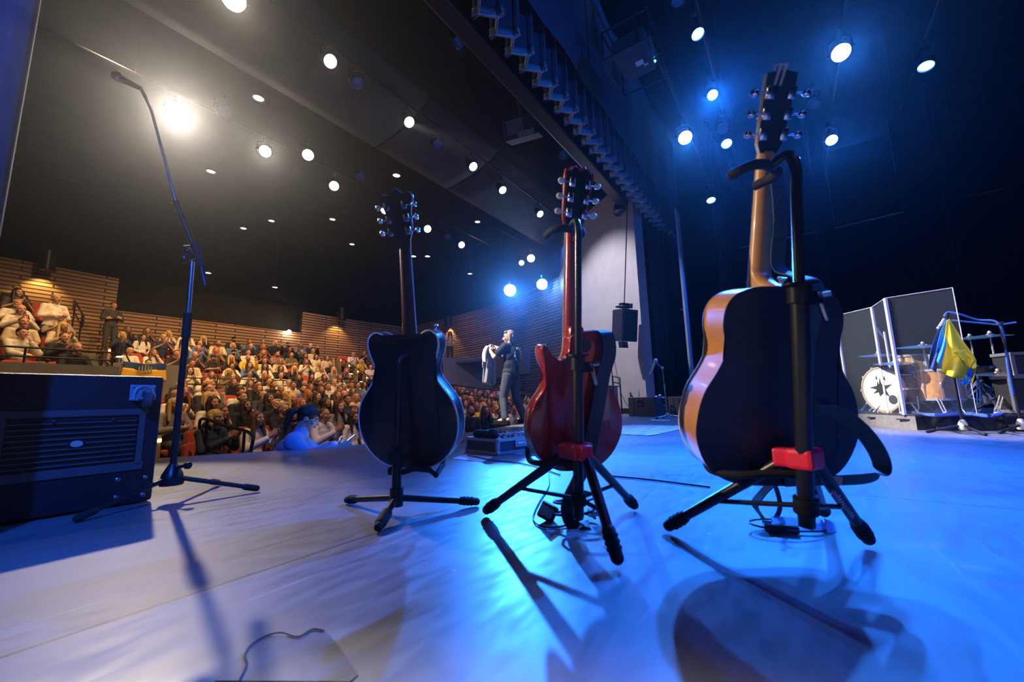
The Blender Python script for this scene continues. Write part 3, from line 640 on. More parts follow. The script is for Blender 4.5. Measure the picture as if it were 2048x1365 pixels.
# ---- 3: acoustic dreadnought
half = [(0, 0), (.10, .006), (.165, .042), (.198, .11), (.2, .17), (.186, .235), (.157, .288), (.139, .33), (.1375, .362), (.146, .41), (.139, .457), (.112, .489), (.07, .503), (.03, .505)]
out3 = smooth_closed(half+[(-x, z) for x, z in half[:0:-1]], 4)
g3 = guitar_root('natural wood acoustic guitar with black strap, rightmost of three guitars', (.66*1.05, 1.048*1.05+.015, CAMZ+(.238-.47)*1.05), -.021, .221, .036, 1.05)
side_w = mat('mahogany_side', (.56, .23, .06), .28, coat=.35, noise_s=7, noise_a=.14); back_w = mat('dark_back', (.026, .027, .032), .45, noise_s=7, noise_a=.2); neck_w = mat('mahogany_neck', (.52, .26, .10), .35, coat=.2, noise_s=7, noise_a=.12)
m = MB(); bm = m.bm; n = len(out3); D = .115
rings = [[bm.verts.new((x, y, z)) for x, z in offset(out3, i)] for i, y in ((.0, .003), (0, D-.003))]
for k in range(n): m._f([rings[0][k], rings[0][(k+1) % n], rings[1][(k+1) % n], rings[1][k]])
m.build('sides', side_w, g3)
m = MB(); m.prism(offset(out3, .0008), -.0005, .004); bmesh.ops.triangulate(m.bm, faces=[f for f in m.bm.faces if len(f.verts) > 4]); m.build('back', back_w, g3, angle=30)
m = MB(); m.prism(offset(out3, .0008), D-.004, D+.001); bmesh.ops.triangulate(m.bm, faces=[f for f in m.bm.faces if len(f.verts) > 4]); m.build('top', mat('spruce_top', (.62, .42, .2), .3, coat=.3), g3, angle=30)
edge_tube(g3, out3, .002, .0024, mat('black_binding', (.015, .012, .012), .3), 'binding', .001); edge_tube(g3, out3, D-.001, .0026, pearl, 'binding', .001)
m = MB(); m.lathe([(.05, 0), (.052, .002), (0, .0021)], (0, D, .33), (0, 1, 0), 24); m.build('sound_hole', black, g3)
m = MB(); m.box((0, D+.006, .155), (.15, .01, .035), bev=.004); m.build('bridge', ebony, g3, smooth=False)
neck_mesh(.50, .865, D+.0, .057, .044, .023, .020).build('neck', neck_w, g3)
def heel(a, b):
    z = .505+.055*b**1.0; wd = .057*(1-.15*(1-b)); dep = .022+.085*(1-b)**2.2; q = pi*a
    return V((-wd/2*cos(q), D-dep*sin(q)**.55, z))
m = MB(); m.grid(heel, 16, 10); 
bot = [heel(i/16, 0) for i in range(17)]; m._f([m.bm.verts.new(p) for p in bot]); m.build('heel', neck_w, g3)
m = MB(); m.prism([(-.0285, .38), (.0285, .38), (.0215, .865), (-.0215, .865)], D, D+.006); m.build('fretboard', ebony, g3, smooth=False)
hd3 = [(-.0215, .862), (-.032, .885), (-.036, .95), (-.039, 1.045), (-.012, 1.05), (.012, 1.05), (.039, 1.045), (.036, .95), (.032, .885), (.0215, .862)]
ht = radians(14); pl = head_plane(D-.016, .865, ht)
m = MB(); m.prism(hd3, 0, .016, plane=pl); m.build('headstock', mat('headstock_edge_wood', (.58, .36, .18), .35), g3, smooth=False, bevel=.002)
m = MB(); m.prism([(x*.96, z) for x, z in hd3], -.0015, .0005, plane=pl); m.build('headstock_back', mat('dark_lacquer', (.02, .014, .012), .3), g3, smooth=False)
for sx in (-1, 1):
    for k in range(3):
        z = .905+.047*k; q = pl(sx*.026, z, 0); tuner(g3, q.x, q.z, q.y, sx, ht, chrome, .026, (.011, .007, .010))
q = pl(-.01, 1.045, .0)
for dx in (-.010, .004): 
    m = MB(); m.tube([q+V((dx, .0, -.03)), q+V((dx+.008, -.01, .015)), q+V((dx+.012, .02, .03)), q+V((dx+.01, .03, -.01))], .0035, 6); m.build('strap_lace', mat('pale_lace', (.6, .5, .42), .6), g3)
frets_strings(g3, .50, .865, .056, .043, D, .155, D+.014, string_m)
m = MB(); m.lathe([(.006, 0), (.006, .008), (.011, .012), (.011, .016), (0, .016)], (.01, .035, .515), (0, -.3, 1), 12); m.build('strap_button', chrome, g3)
# strap: hangs from the headstock to the heel, down over the back, out to the right and round to the tail
ribbon('strap', [(.012, D+.012, .885), (.016, D-.03, .80), (.02, D-.05, .68), (.024, .07, .565), (.045, .03, .535), (.06, -.012, .515), (.06, -.022, .46), (.052, -.016, .36), (.056, -.014, .26), (.075, -.016, .205), (.12, -.03, .20), (.165, -.045, .165), (.20, -.055, .115), (.212, -.06, .07), (.195, -.055, .048), (.14, -.04, .034), (.07, -.025, .026), (.02, -.01, .015)], .036, [strap_b], g3, wdir=lambda t: (1, 0, .0) if t < .5 else (.25, -.55, .9))
m = MB(); m.box((.115, -.047, .036), (.03, .004, .02)); m.build('strap_patch', mat('tan_leather', (.55, .33, .22), .6), g3, smooth=False)
# ---- stands
foam = mat('black_foam', (.016, .016, .018), .8); hubred = mat('red_plastic', (.80, .02, .05), .36)
def leg(par, a, b, r0, r1, foot=True):
    a, b = V(a), V(b); d = (b-a).normalized()
    m = MB(); m.cyl(a, b-d*.03, r0, r1, 14); L = m.build('leg', blackm, par)
    if foot:
        m = MB(); m.rcone(b-d*.075, b-d*.012, r1*1.35, r1*1.25, 12)
        for k in range(3): m.cyl(b-d*(.03+.015*k), b-d*(.036+.015*k), r1*1.5, n=12)
        m.build('rubber_foot', rubber, L)
    return L
def ray_at(x, y, Y): return atY(x, y, Y)
# stand of the black guitar
t = [V((-.73, 1.79, .016)), V((-.15, 1.70, .016)), V((-.456, 1.376, .016))]
hub = ray_at(793, 996, 1.575); top1 = ray_at(797, 712, 1.53)
st1 = empty('guitar_stand', 'black tube guitar stand holding the black hollow body guitar', 'guitar stand', (hub.x, hub.y, 0))
O = V((hub.x, hub.y, 0)); hubl = hub-O; topl = top1-O
m = MB(); m.cyl(hubl+V((0, 0, -.025)), hubl+V((0, 0, .17)), .019, n=16); m.cyl(hubl+V((0, 0, -.03)), hubl+V((0, 0, .035)), .026, n=16)
m.tube([hubl+V((0, 0, .15)), topl+V((0, 0, -.05)), topl+V((.004, .01, -.012)), topl+V((.022, .03, .012)), topl+V((.05, .05, .016))], .0135, 12); m.build('post', blackm, st1)
for q in t: leg(st1, hubl, q-O, .0125, .012)
m = MB(); k = hubl+(t[2]-O-hubl)*.55; m.rcone(k, k+(t[2]-O-hubl).normalized()*.06, .02, .02); m.build('leg_clamp', rubber, st1)
m = MB(); kz = hubl+V((0, -.012, .185)); m.cyl(kz+V((-.02, 0, 0)), kz+V((.035, -.02, .005)), .006); m.lathe([(.018, -.015), (.024, -.008), (.024, .008), (.018, .015)], kz+V((-.004, -.02, -.035)), (0, 1, 0), 16); m.build('height_knob', rubber, st1)
m = MB(); c = topl+V((.05, .05, .016)); m.tube([c+V((-.085, .02, -.005)), c+V((-.05, .012, .0)), c, c+V((.05, .012, .0)), c+V((.07, .045, .01)), c+V((.07, .085, .012))], .0125, 10); m.tube([c+V((-.085, .02, -.005)), c+V((-.09, .08, .0))], .0125, 10); m.build('neck_yoke', foam, st1)
m = MB(); m.ell(c+V((.0, .0, .03)), (.02, .018, .025)); m.rcone(c+V((0, 0, .03)), c+V((.03, .0, .02)), .01, .008); m.build('yoke_lock', rubber, st1)
cr = hubl+V((.0, .02, .085)); gb = V((0, .06, .0))
m = MB(); m.tube([cr+V((-.03, .0, -.0)), cr+V((-.035, .01, .012)), cr+V((-.035, .12, .01)), cr+V((-.035, .135, .04))], .011, 10); m.tube([cr, cr+V((.06, .01, .015)), cr+V((.12, .01, .008)), cr+V((.145, .0, -.01)), cr+V((.15, .12, .008)), cr+V((.15, .135, .04))], .011, 10); m.build('body_cradle', foam, st1)
def tall_stand(label, bot, top, hubp, tips, braces, yoke_dir, collar_f, rpost=.0165, rtop=.011, hook=(-.06, .05)):
    O = V((bot.x, bot.y, 0)); e = empty('guitar_stand', label, 'guitar stand', O)
    b, tp, h = bot-O, top-O, hubp-O
    col = b+(tp-b)*collar_f; ax = (tp-b).normalized()
    m = MB(); m.cyl(b, col, rpost, n=16); m.build('post', blackm, e)
    f = V((yoke_dir[0], yoke_dir[1], 0)).normalized()
    m = MB(); m.tube(spline([col-ax*.05, tp-ax*.12, tp-ax*.03, tp+f*.018+ax*.004, tp+f*.055-ax*.006], 6), rtop, 12); m.build('inner_tube', mat('worn_black_metal', (.05, .05, .052), .25, .6), e)
    m = MB(); m.cyl(col-ax*.012, col+ax*.03, rpost*1.35, n=16); m.cyl(col+ax*.03, col+ax*.036, rpost*2.1, n=16)
    rr = V((1, -.3, 0)); m.box(col+rr*.028-ax*.004, (.028, .02, .03)); m.build('collar', blackm, e)
    m = MB(); m.rcone(col+rr*.035+ax*.004, col+rr*.05-ax*.055, .008, .006); m.cyl(col+rr*.02, col+rr*.06+V((0, 0, .004)), .006, n=10); m.build('clutch_lever', steel, e)
    c = tp+f*.055-ax*.006
    side = V((f.y, -f.x, 0))
    m = MB(); m.tube(spline([c-side*.055+f*.07, c-side*.052+f*.02, c-side*.03, c, c+side*.03, c+side*.052+f*.02, c+side*.055+f*.07], 4), .0125, 10); m.build('neck_yoke', foam, e)
    # red shoulder block the legs hang from
    m = MB(); m.box(h, (.062, .062, .05), rz(atan2(f.y, f.x)), 0, .010)
    for q in tips:
        d = (V(q)-O-h); d.z = 0; d.normalize(); m.box(h+d*.035, (.06, .038, .046), rz(atan2(d.y, d.x)), 0, .008)
    m.build('leg_hub', hubred, e, smooth=False)
    legs = []
    for q in tips:
        q = V(q)-O; d = (q-h); dh = V((d.x, d.y, 0)).normalized(); legs.append((h+dh*.05-V((0, 0, .012)), q))
    for a, q in legs: leg(e, a, q, .0155, .0135)
    sl = b+ax*braces
    m = MB(); m.cyl(sl-ax*.018, sl+ax*.018, rpost*1.4, n=14); m.build('brace_collar', rubber, e)
    for a, q in legs:
        m = MB(); m.cyl(sl, a+(q-a)*.55, .0065, n=8); m.build('brace', blackm, e)
    # prongs the guitar rests on
    for sd in (-1, 1):
        p0 = h+f*.02+V((0, 0, -.04))
        m = MB(); m.tube(spline([p0, p0+f*.05+side*sd*.05, p0+f*.10+side*sd*.085+V((0, 0, -.006)), p0+f*.17+side*sd*.09+V((0, 0, -.003)), p0+f*.185+side*sd*.09+V((0, 0, .035))], 4), .010, 8); m.build('body_prong', foam, e)
    return e
st2 = tall_stand('tall black guitar stand with red hub holding the red electric guitar', ray_at(1157, 1035, 1.26), ray_at(1156, 440, 1.165), ray_at(1156, 903, 1.245), [V((-.116, 1.556, .016)), V((.25, 1.055, .016)), V((.447, 1.573, .016))], .055, (-.3, .95), .50)
st3 = tall_stand('tall black guitar stand with red hub holding the acoustic guitar', ray_at(1613, 1052, 1.03), ray_at(1590, 306, .865), ray_at(1608, 918, 1.01), [V((.465, 1.314, .018)), V((.957, 1.153, .018)), V((1.04, 1.42, .018))], .05, (-.5, .86), .62, .019, .012)
# worn pale script on the front leg of the acoustic guitar's stand
L_ = [o for o in st3.children if o.name.startswith('leg') and not o.name.startswith('leg_hub')][1]
O3 = st3.location; h3 = ray_at(1608, 918, 1.01)-O3; q3 = V((.957, 1.153, .018))-O3; d3 = (q3-h3).normalized(); n3 = V((-.25, -.95, .1)); n3 = (n3-d3*n3.dot(d3)).normalized(); s3 = d3.cross(n3)
m = MB(); m.tube(spline([h3+d3*(.12+.0052*i)+n3*.0165+s3*((.0075 if i % 2 else -.0055)*(1.3 if i in (1, 6, 13) else .8)) for i in range(24)], 3), .0011, 5); m.build('script_mark', mat('print_grey', (.55, .57, .6), .5), L_)
# ================================================================ things on the stage
chrome = mat('hardware_chrome', (.78, .78, .8), .26, .7)
# ---- speaker cabinet with castors, at the left edge
tolex = mat('cabinet_vinyl', (.020, .022, .028), .42, noise_s=150, noise_a=.25, bump=.25); plate_m = mat('vent_plate', (.10, .102, .112), .4, .2)
CT = -.79; cb = empty('speaker_cabinet', 'large dark cabinet lying on its back at left with caster and slotted vent panel', 'speaker', W(.6, CT), (0, 0, TH))
CH = .575; CW = 1.35; CD = .46
m = MB(); m.box((-CW/2, CD/2, CH/2+.004), (CW, CD, CH-.008), bev=.012); m.build('cabinet', tolex, cb, angle=30)
def fc(x, y): q = atT(x, y, CT); s, _ = ST(q); return s-.6, q.z
cx, cz = fc(285, 786)
m = MB(); m.box((cx, -.003, cz), (.088, .006, .072), bev=.002)
for sx in (-1, 1):
    for sz in (-1, 1): m.lathe([(.007, 0), (.007, .004), (.004, .006), (0, .006)], (cx+sx*.036, -.006, cz+sz*.028), (0, -1, 0), 10)
m.build('caster_plate', mat('caster_zinc', (.45, .46, .48), .35, .2), cb, smooth=False)
m = MB(); m.lathe([(.032, -.006), (.034, -.014), (.028, -.02), (0, -.02)], (cx, 0, cz), (0, 1, 0), 24)
m.tube([(cx-.034, -.028, cz-.034), (cx-.034, -.024, cz-.01), (cx-.026, -.022, cz+.018), (cx, -.022, cz+.031), (cx+.026, -.022, cz+.018), (cx+.034, -.024, cz-.01), (cx+.034, -.028, cz-.034)], .0058, 10)
m.box((cx-.03, -.045, cz-.022), (.005, .05, .03)); m.box((cx+.03, -.045, cz-.022), (.005, .05, .03)); m.cyl((cx-.036, -.06, cz-.028), (cx+.036, -.06, cz-.028), .004)
f = m.build('caster_fork', mat('caster_zinc', (.45, .46, .48), .35, .2), cb)
m = MB(); m.lathe([(.012, -.013), (.036, -.013), (.040, -.009), (.040, .009), (.036, .013), (.012, .013)], (cx+.004, -.06, cz-.03), (1, 0, 0), 24); m.build('caster_wheel', mat('grey_wheel', (.10, .10, .11), .45), cb)
x0, z1 = fc(18, 846); x1, z0 = fc(264, 925); _, z0b = fc(18, 940); z0 = (z0+z0b)/2-.004; x0 -= .004
# recessed vent, in a plate with a second bay beyond it
XL = -CW+.12
m = MB()
m.box(((XL+x1+.035)/2, -.004, z1+.028), (x1+.035-XL, .008, .028), bev=.002); m.box(((XL+x1+.035)/2, -.004, z0-.022), (x1+.035-XL, .008, .036), bev=.002)
for xx in (x1+.018, x0-.014, XL+.01): m.box((xx, -.004, (z0+z1)/2), (.022, .008, z1-z0+.04), bev=.002)
m.build('vent_frame', plate_m, cb, smooth=False)
m = MB(); m.box(((XL+x1)/2, -.0012, (z0+z1)/2), (x1-XL, .002, z1-z0)); m.build('vent_recess', black, cb, smooth=False)
NS = 9
for k in range(NS):
    z = z0+(z1-z0)*(k+.5)/NS; m = MB(); m.box(((x0+x1)/2, -.006, z), (x1-x0, .010, .0055)); m.build('vent_slat', plate_m, cb, smooth=False)
for k in range(NS):
    z = z0+(z1-z0)*(k+.5)/NS; m = MB(); m.box(((x0-.028+XL)/2, -.005, z), (x0-.028-XL, .008, .0055)); m.build('vent_slat', black, cb, smooth=False)
bx, bz = fc(152, 888); m = MB(); m.box((bx, -.008, bz), (.052, .012, .03)); m.build('badge_mount', black, cb, smooth=False)
m = MB(); m.lathe([(0, .003), (.95, .003), (1, 0)], n=24); bmesh.ops.transform(m.bm, matrix=Matrix.Translation((bx, -.0145, bz)) @ Matrix.Rotation(pi/2, 4, 'X') @ Matrix.Diagonal((.019, .0135, 1, 1)), verts=m.bm.verts[:]); m.build('badge', mat('silver_badge', (.8, .82, .85), .2, .6), cb)
for (x, y) in ((290, 955), (285, 990), (235, 960), (232, 995), (228, 840), (108, 845)):
    sx, sz = fc(x, y); m = MB(); m.lathe([(.009, 0), (.009, .004), (.004, .007), (0, .007)], (sx, -.001 if y > 900 else -.008, sz), (0, -1, 0), 12); m.build('bolt', steel if y > 900 else black, cb)
# ---- tall boom microphone stand beside it
def tripod(par, c, feet, hz, rad=.011, mt=None, slope=True):
    mt = mt or blackm
    for q in feet:
        a = V(c)+V((0, 0, hz)); q = V(q); d = (q-a).normalized(); m = MB(); m.cyl(a, q-d*.02, rad, n=12); L = m.build('leg', mt, par)
        m = MB(); m.rcone(q-d*.06, q-d*.012, rad*1.5, rad*1.45, 12); m.build('rubber_foot', rubber, L)
b = atY(345, 946, 1.9); b.z = 0; ms = empty('microphone_stand', 'tall black boom microphone stand towering beside the dark cabinet', 'microphone stand', b)
feet = [atz(148, 1040, .016)-b, atz(518, 978, .016)-b, V((-.04, .36, .016))]
tripod(ms, (0, 0, 0), feet, .112, .0105)
m = MB(); m.lathe([(.044, .075), (.047, .09), (.039, .125), (.024, .155), (.016, .17), (.011, .17)], n=20); m.cyl((0, 0, .15), (.06, -.0, .16), .008); m.lathe([(.012, 0), (.016, .006), (.016, .02), (.01, .026)], (.055, 0, .16), (1, 0, 0), 12); m.build('hub', blackm, ms)
cl = atY(386, 512, 1.9)-b; top = cl; mid = V((0, 0, .75))
m = MB(); m.cyl((0, 0, .1), V((0, 0, .86)), .0135, n=14); m.build('post', blackm, ms)
m = MB(); m.cyl(V((0, 0, .76)), V((0, 0, .88)), .018, n=14); m.build('height_grip', rubber, ms)
m = MB(); m.tube([(0, 0, .86), (0, 0, .95), top-V((0, 0, .03))], .010, 10); m.build('upper_tube', steel, ms)
m = MB(); m.cyl(top+V((-.03, 0, -.01)), top+V((.02, 0, .0)), .016, n=12); m.ell(top+V((-.02, -.01, .02)), .018); m.cyl(top+V((-.05, 0, .05)), top+V((.01, 0, .05)), .006); m.ell(top+V((-.03, -.012, -.025)), .017); m.build('boom_clutch', blackm, ms)
e0 = atY(411, 572, 1.89)-b; e1 = atY(352, 404, 1.9)-b; e2 = atY(303, 222, 1.91)-b; e3 = atY(283, 178, 1.91)-b
m = MB(); m.tube([e0, (e0+top)/2+V((.01, 0, .02)), e1], [.0125, .012, .012], 10); m.build('boom', blackm, ms)
m = MB(); m.cyl((e0+top)/2+V((.012, 0, .02)), top+V((.005, 0, .06)), .016, n=12); m.build('boom_grip', rubber, ms)
m = MB(); m.tube([e1, e2, e3], .0065, 10); m.cyl(e1+V((-.03, 0, 0)), e1+V((.005, 0, 0)), .005); m.build('boom_extension', steel, ms)
mic = empty('microphone', 'small microphone at the high tip of the tall boom stand', 'microphone', b+e3); d = (e3-e2).normalized(); dd = V((-.75, -.2, .35)).normalized()
m = MB(); m.tube([-d*.06-dd*0, V((0, 0, 0)), dd*.05], .009, 10); m.build('clip', blackm, mic); m = MB(); m.cyl(dd*.0, dd*.10, .012, .017, 14); m.build('body', blackm, mic); m = MB(); m.ell(dd*.12, .026); m.build('grille', steel, mic)
# ---- pedalboard in its open flight case
A, B, C = atz(934, 904, 0), atz(996, 912, 0), atz(1066, 894, 0)
ux = (B-A).normalized(); ang = atan2(ux.y, ux.x); pw = (B-A).length; pd = .82
pb = empty('pedalboard', 'open silver edged flight case of guitar pedals behind the guitars', 'pedalboard', B, (0, 0, ang))
alu = mat('aluminium_edge', (.72, .72, .72), .28, .9); ply = mat('case_laminate', (.14, .14, .16), .45)
m = MB()
for c, sz in (((-pw/2, .008, .06), (pw, .014, .10)), ((-pw/2, pd-.008, .06), (pw, .014, .10)), ((-.008, pd/2, .06), (.014, pd, .10)), ((-pw+.008, pd/2, .06), (.014, pd, .10)), ((-pw/2, pd/2, .018), (pw, pd, .014))): m.box(c, sz)
m.build('case', ply, pb, smooth=False)
m = MB()
for z in (.014, .112):
    for c, sz in (((-pw/2, 0, z), (pw+.01, .02, .024)), ((-pw/2, pd, z), (pw+.01, .02, .024)), ((0, pd/2, z), (.02, pd, .024)), ((-pw, pd/2, z), (.02, pd, .024))): m.box(c, sz, bev=.003)
for x in (0, -pw):
    for y in (0, pd): m.box((x, y, .062), (.026, .026, .11), bev=.003)
m.build('edging', alu, pb, smooth=False)
for x in (0, -pw):
    for y in (0, pd):
        for z in (.016, .112): m = MB(); m.ell((x, y, z), .02, n=10, m=7); m.build('corner_cap', alu, pb)
m = MB(); m.box((.011, .24, .075), (.006, .13, .055), bev=.002); m.cyl((.016, .20, .075), (.016, .28, .075), .006); m.build('latch', alu, pb, smooth=False)
rr = random.Random(5); pcol = [mat('pedal_white', (.7, .72, .74), .4), mat('pedal_silver', (.5, .5, .54), .3, .6), mat('pedal_black', (.03, .03, .035), .4)]
for r_ in range(3):
    for c_ in range(6):
        y = .10+c_*.118; x = -.07-r_*.115; h = .06 if r_ < 2 else .075
        m = MB(); m.box((x, y, .03+h/2+.03), (.085, .095, h), mi=0, bev=.006); m.cyl((x+.022, y, .03+h+.03), (x+.022, y, .03+h+.05), .011, n=10, mi=1)
        for q in (-1, 1): m.cyl((x-.025, y+q*.024, .06+h), (x-.025, y+q*.024, .076+h), .009, n=8, mi=2)
        if r_ == 2: m.box((x-.02, y, .06+h), (.03, .07, .006), mi=2)
        m.build('pedal', [pcol[rr.choice((0, 0, 1))], chrome, pcol[rr.choice((1, 2))]], pb)
bg = MB(); q = pb.matrix_basis
bag = MB(); bag.rcone((-.30, .03, .15), (-.20, .09, .135), .035, .045); bag.rcone((-.20, .09, .14), (-.12, .05, .15), .045, .05); bag.rcone((-.33, .10, .13), (-.2, .1, .13), .03, .035); bag.ell((-.10, .04, .14), (.05, .04, .04))
o = bag.build('cloth_pouch', mat('black_cloth', (.012, .014, .022), .8)); o.location = B; o.rotation_euler = (0, 0, ang); tag(o, 'crumpled black pouch lying on the near end of the open pedal case', 'pouch')
# papers
def sheet(name, px, label, mt, z=.003, cat='paper'):
    m = MB(); P = [atz(x, y, z) for x, y in px]; m.prism([(p.x, p.y) for p in P], z-.0015, z, plane=lambda x, y, zz: V((x, y, zz))); return tag(m.build(name, mt, smooth=False), label, cat)
paper_w = mat('white_paper', (.85, .85, .84), .6)
sheet('paper_sheet', [(904, 918), (928, 909), (986, 914), (965, 924)], 'white sheet of paper on the stage before the pedal case', paper_w)
sheet('paper_sheet', [(1018, 906), (1060, 893), (1068, 897), (1040, 911)], 'grey sheet of paper on the stage right of the pedal case', mat('grey_paper', (.32, .33, .38), .7), .003)
dashm = mat('white_dashes', (.85, .85, .85), .6); nt = dashm.node_tree; bs = nt.nodes['Principled BSDF']
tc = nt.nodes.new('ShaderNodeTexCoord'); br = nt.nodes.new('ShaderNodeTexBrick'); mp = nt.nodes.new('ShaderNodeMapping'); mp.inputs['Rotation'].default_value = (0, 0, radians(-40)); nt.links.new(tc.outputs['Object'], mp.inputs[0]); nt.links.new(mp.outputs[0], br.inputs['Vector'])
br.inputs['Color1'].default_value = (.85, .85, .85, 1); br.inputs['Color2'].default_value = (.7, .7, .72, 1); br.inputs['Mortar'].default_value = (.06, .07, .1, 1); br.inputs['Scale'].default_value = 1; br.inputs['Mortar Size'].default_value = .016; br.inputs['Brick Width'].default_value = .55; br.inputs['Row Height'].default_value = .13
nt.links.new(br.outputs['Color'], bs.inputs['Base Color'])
sheet('dash_patch', [(1225, 868), (1300, 871.5), (1372, 857), (1366, 852), (1270, 850), (1235, 853)], 'white patch with rows of dark dashes on the stage between the red and acoustic guitars', dashm, .006, 'mat')  # flat white patch on the floor, dark dashes as its pattern
sheet('floor_sheet', [(1300, 839), (1338, 840.5), (1340, 842), (1303, 841.5)], 'thin white sheet on the stage by the small microphone stand', paper_w, .004)
wedge_s = sheet('floor_plank', [(1024, 855), (1036, 853.5), (1062, 864), (1050, 867)], 'grey strip lying on the stage beside the performer', mat('grey_strip', (.16, .17, .2), .6), .02, 'strip')
# worn clear sheet on the floor near the camera
clearm = mat('worn_floor_film', (.15, .145, .16), .3, noise_s=20, noise_a=.2)
P = [(430, 1362), (486, 1310), (500, 1290), (530, 1272), (596, 1274), (625, 1258), (650, 1262), (676, 1290), (716, 1350), (700, 1364)]
sheet('floor_film', P, 'wrinkled worn film patch on the floor at the bottom edge of the photo', clearm, .0016, 'film patch')
m = MB(); Q = [atz(x, y, .004) for x, y in [(478, 1364), (494, 1330), (490, 1312), (500, 1292), (530, 1273), (562, 1266), (596, 1274), (625, 1259), (648, 1262)]]; m.tube(spline(Q, 5), .0013, 6); tag(m.build('cord', mat('blue_cord', (.04, .05, .08), .6)), 'thin dark cord winding over the floor at the bottom edge', 'cord')
# cables
cab = mat('black_cable', (.012, .012, .014), .5)
def cable(px, label, z=.006, r=.004, name='cable'):
    m = MB(); m.tube(spline([atz(x, y, z+dz) for x, y, dz in px], 6), r, 7); return tag(m.build(name, cab), label, 'cable', 'cables on the stage')
cable([(880, 905, 0), (905, 897, 0), (925, 885, 0), (950, 878, .05), (965, 880, .1)], 'black cable arching from the pedal case to the left')
cable([(935, 911, 0), (985, 921, 0), (1040, 927, 0), (1085, 938, 0), (1120, 950, 0)], 'black cable running from the pedal case under the red guitar')
cable([(1096, 940, 0), (1098, 970, 0), (1078, 1005, 0), (1066, 1035, 0), (1080, 1052, 0), (1110, 1055, 0), (1150, 1048, 0)], 'thin black cable looping on the floor left of the red guitar stand', .005, .0028)
cable([(1215, 952, 0), (1300, 960, 0), (1420, 975, 0)], 'black cable lying along the floor joint right of the red guitar', .006, .0045)
# belt / strap bundle and pack under the two tall stands
q = atz(1150, 1046, 0); bp = empty('belt_pack', 'small black radio belt pack with coiled cable under the red guitar stand', 'belt pack', q)
m = MB(); m.box((-.09, .03, .03), (.06, .025, .055), Matrix.Rotation(.5, 3, 'Y'), 0, .004); m.build('pack', black, bp, smooth=False); m = MB(); m.box((-.095, .016, .034), (.045, .003, .035), Matrix.Rotation(.5, 3, 'Y')); m.build('pack_panel', steel, bp, smooth=False)
m = MB(); m.tube([V((.07*cos(a), .055*sin(a), .012+.003*k)) for k, a in enumerate([i*.5 for i in range(28)])], .0045, 6); m.build('cable_coil', cab, bp)
m = MB(); m.cyl((-.02, -.03, .02), (.02, -.03, .03), .014, n=12); m.cyl((.05, -.0, .03), (.09, .01, .03), .014, n=12); m.build('plug', steel, bp)
q = atz(1575, 1066, 0); bp = empty('belt_pack', 'shiny belt pack on a pale blue strap coiled under the acoustic guitar stand', 'belt pack', q)
m = MB(); m.box((-.02, 0, .016), (.09, .05, .022), rz(-.4), 0, .004); m.build('pack', mat('gloss_pack', (.03, .03, .035), .15, .2), bp, smooth=False)
ribbon('strap_loop', [(-.05, .03, .03), (-.06, .05, .07), (-.03, .06, .10), (-.005, .05, .13)], .03, strap_m, bp, wdir=(0, 1, .3)); ribbon('strap_tail', [(-.03, .02, .03), (.03, -.0, .03), (.08, -.02, .018), (.13, .0, .012), (.15, .03, .02)], .034, mat('pale_blue_strap', (.25, .32, .45), .5), bp, wdir=(.2, 1, .5))
m = MB(); m.tube([V((.11*cos(a)-.0, .06*sin(a), .008+.02*abs(sin(a*.5)))) for a in [i*.28 for i in range(24)]], .003, 6, closed=False); m.build('cable_coil', cab, bp)
m = MB(); m.tube([(-.0, .05, .13), (.01, .04, .18), (-.01, .04, .20)], .006, 8); m.build('clip', chrome, bp)
ribbon('hanging_strap', [(.0, .05, .145), (.012, .045, .11), (.01, .04, .06), (-.03, .02, .02)], .014, strap_m, bp, wdir=(1, 0, 0))
# ---- monitor wedges and gear by the white wall
mon_m = mat('monitor_paint', (.06, .068, .08), .55, noise_s=60, noise_a=.2)
def wedge(label, px0, px1, h, dpt=.5):
    a, b = atz(*px0, 0), atz(*px1, 0); d = (b-a); L = d.length; an = atan2(d.y, d.x); e = empty('stage_monitor', label, 'stage monitor', a, (0, 0, an), 'stage monitors by the white wall')
    m = MB(); m.prism([(0, .0), (.0, h), (.16, h), (dpt, h*.28), (dpt, 0)], 0, L, plane=lambda x, z, y: V((y, x, z))); m.build('cabinet', mon_m, e, smooth=False, bevel=.012)
    m = MB(); m.box((L*.48, -.004, h*.68), (.16, .012, .14), bev=.004); m.build('handle_cup', black, e, smooth=False); m = MB(); m.box((L*.48, -.012, h*.62), (.1, .006, .012)); m.build('handle', steel, e, smooth=False)
    m = MB(); m.box((L*.22, -.002, h*.5), (.012, .006, h*.9)); m.build('seam_strip', black, e, smooth=False)
    m = MB(); m.grid(lambda u_, v_: V((.03+(L-.06)*u_, .175+(dpt-.19)*v_, h*.985-(h*.72)*v_)), 4, 4); m.build('grille', mat('grille_black', (.02, .02, .022), .5, noise_s=200, noise_a=.6), e, solid=.006)
    return e
wedge('stage monitor on the floor directly before the white wall', (1258, 833), (1311, 834), .42)
wedge('stage monitor farther right beside the acoustic guitar side', (1338, 830), (1398, 832), .42)
q = atz(1336, 838, 0); sm = empty('microphone_stand', 'short microphone stand between the two stage monitors', 'microphone stand', q)
tripod(sm, (0, 0, 0), [V((-.28, -.12, .012)), V((.3, -.08, .012)), V((.02, .32, .012))], .07, .011, steel)
m = MB(); m.lathe([(.035, .04), (.035, .09), (.016, .11)], n=14); m.build('hub', chrome, sm)
m = MB(); m.cyl((0, 0, .05), (-.02, 0, .62), .011, n=10); m.cyl((-.02, 0, .62), (-.03, 0, .98), .008, n=10); m.build('post', steel, sm)
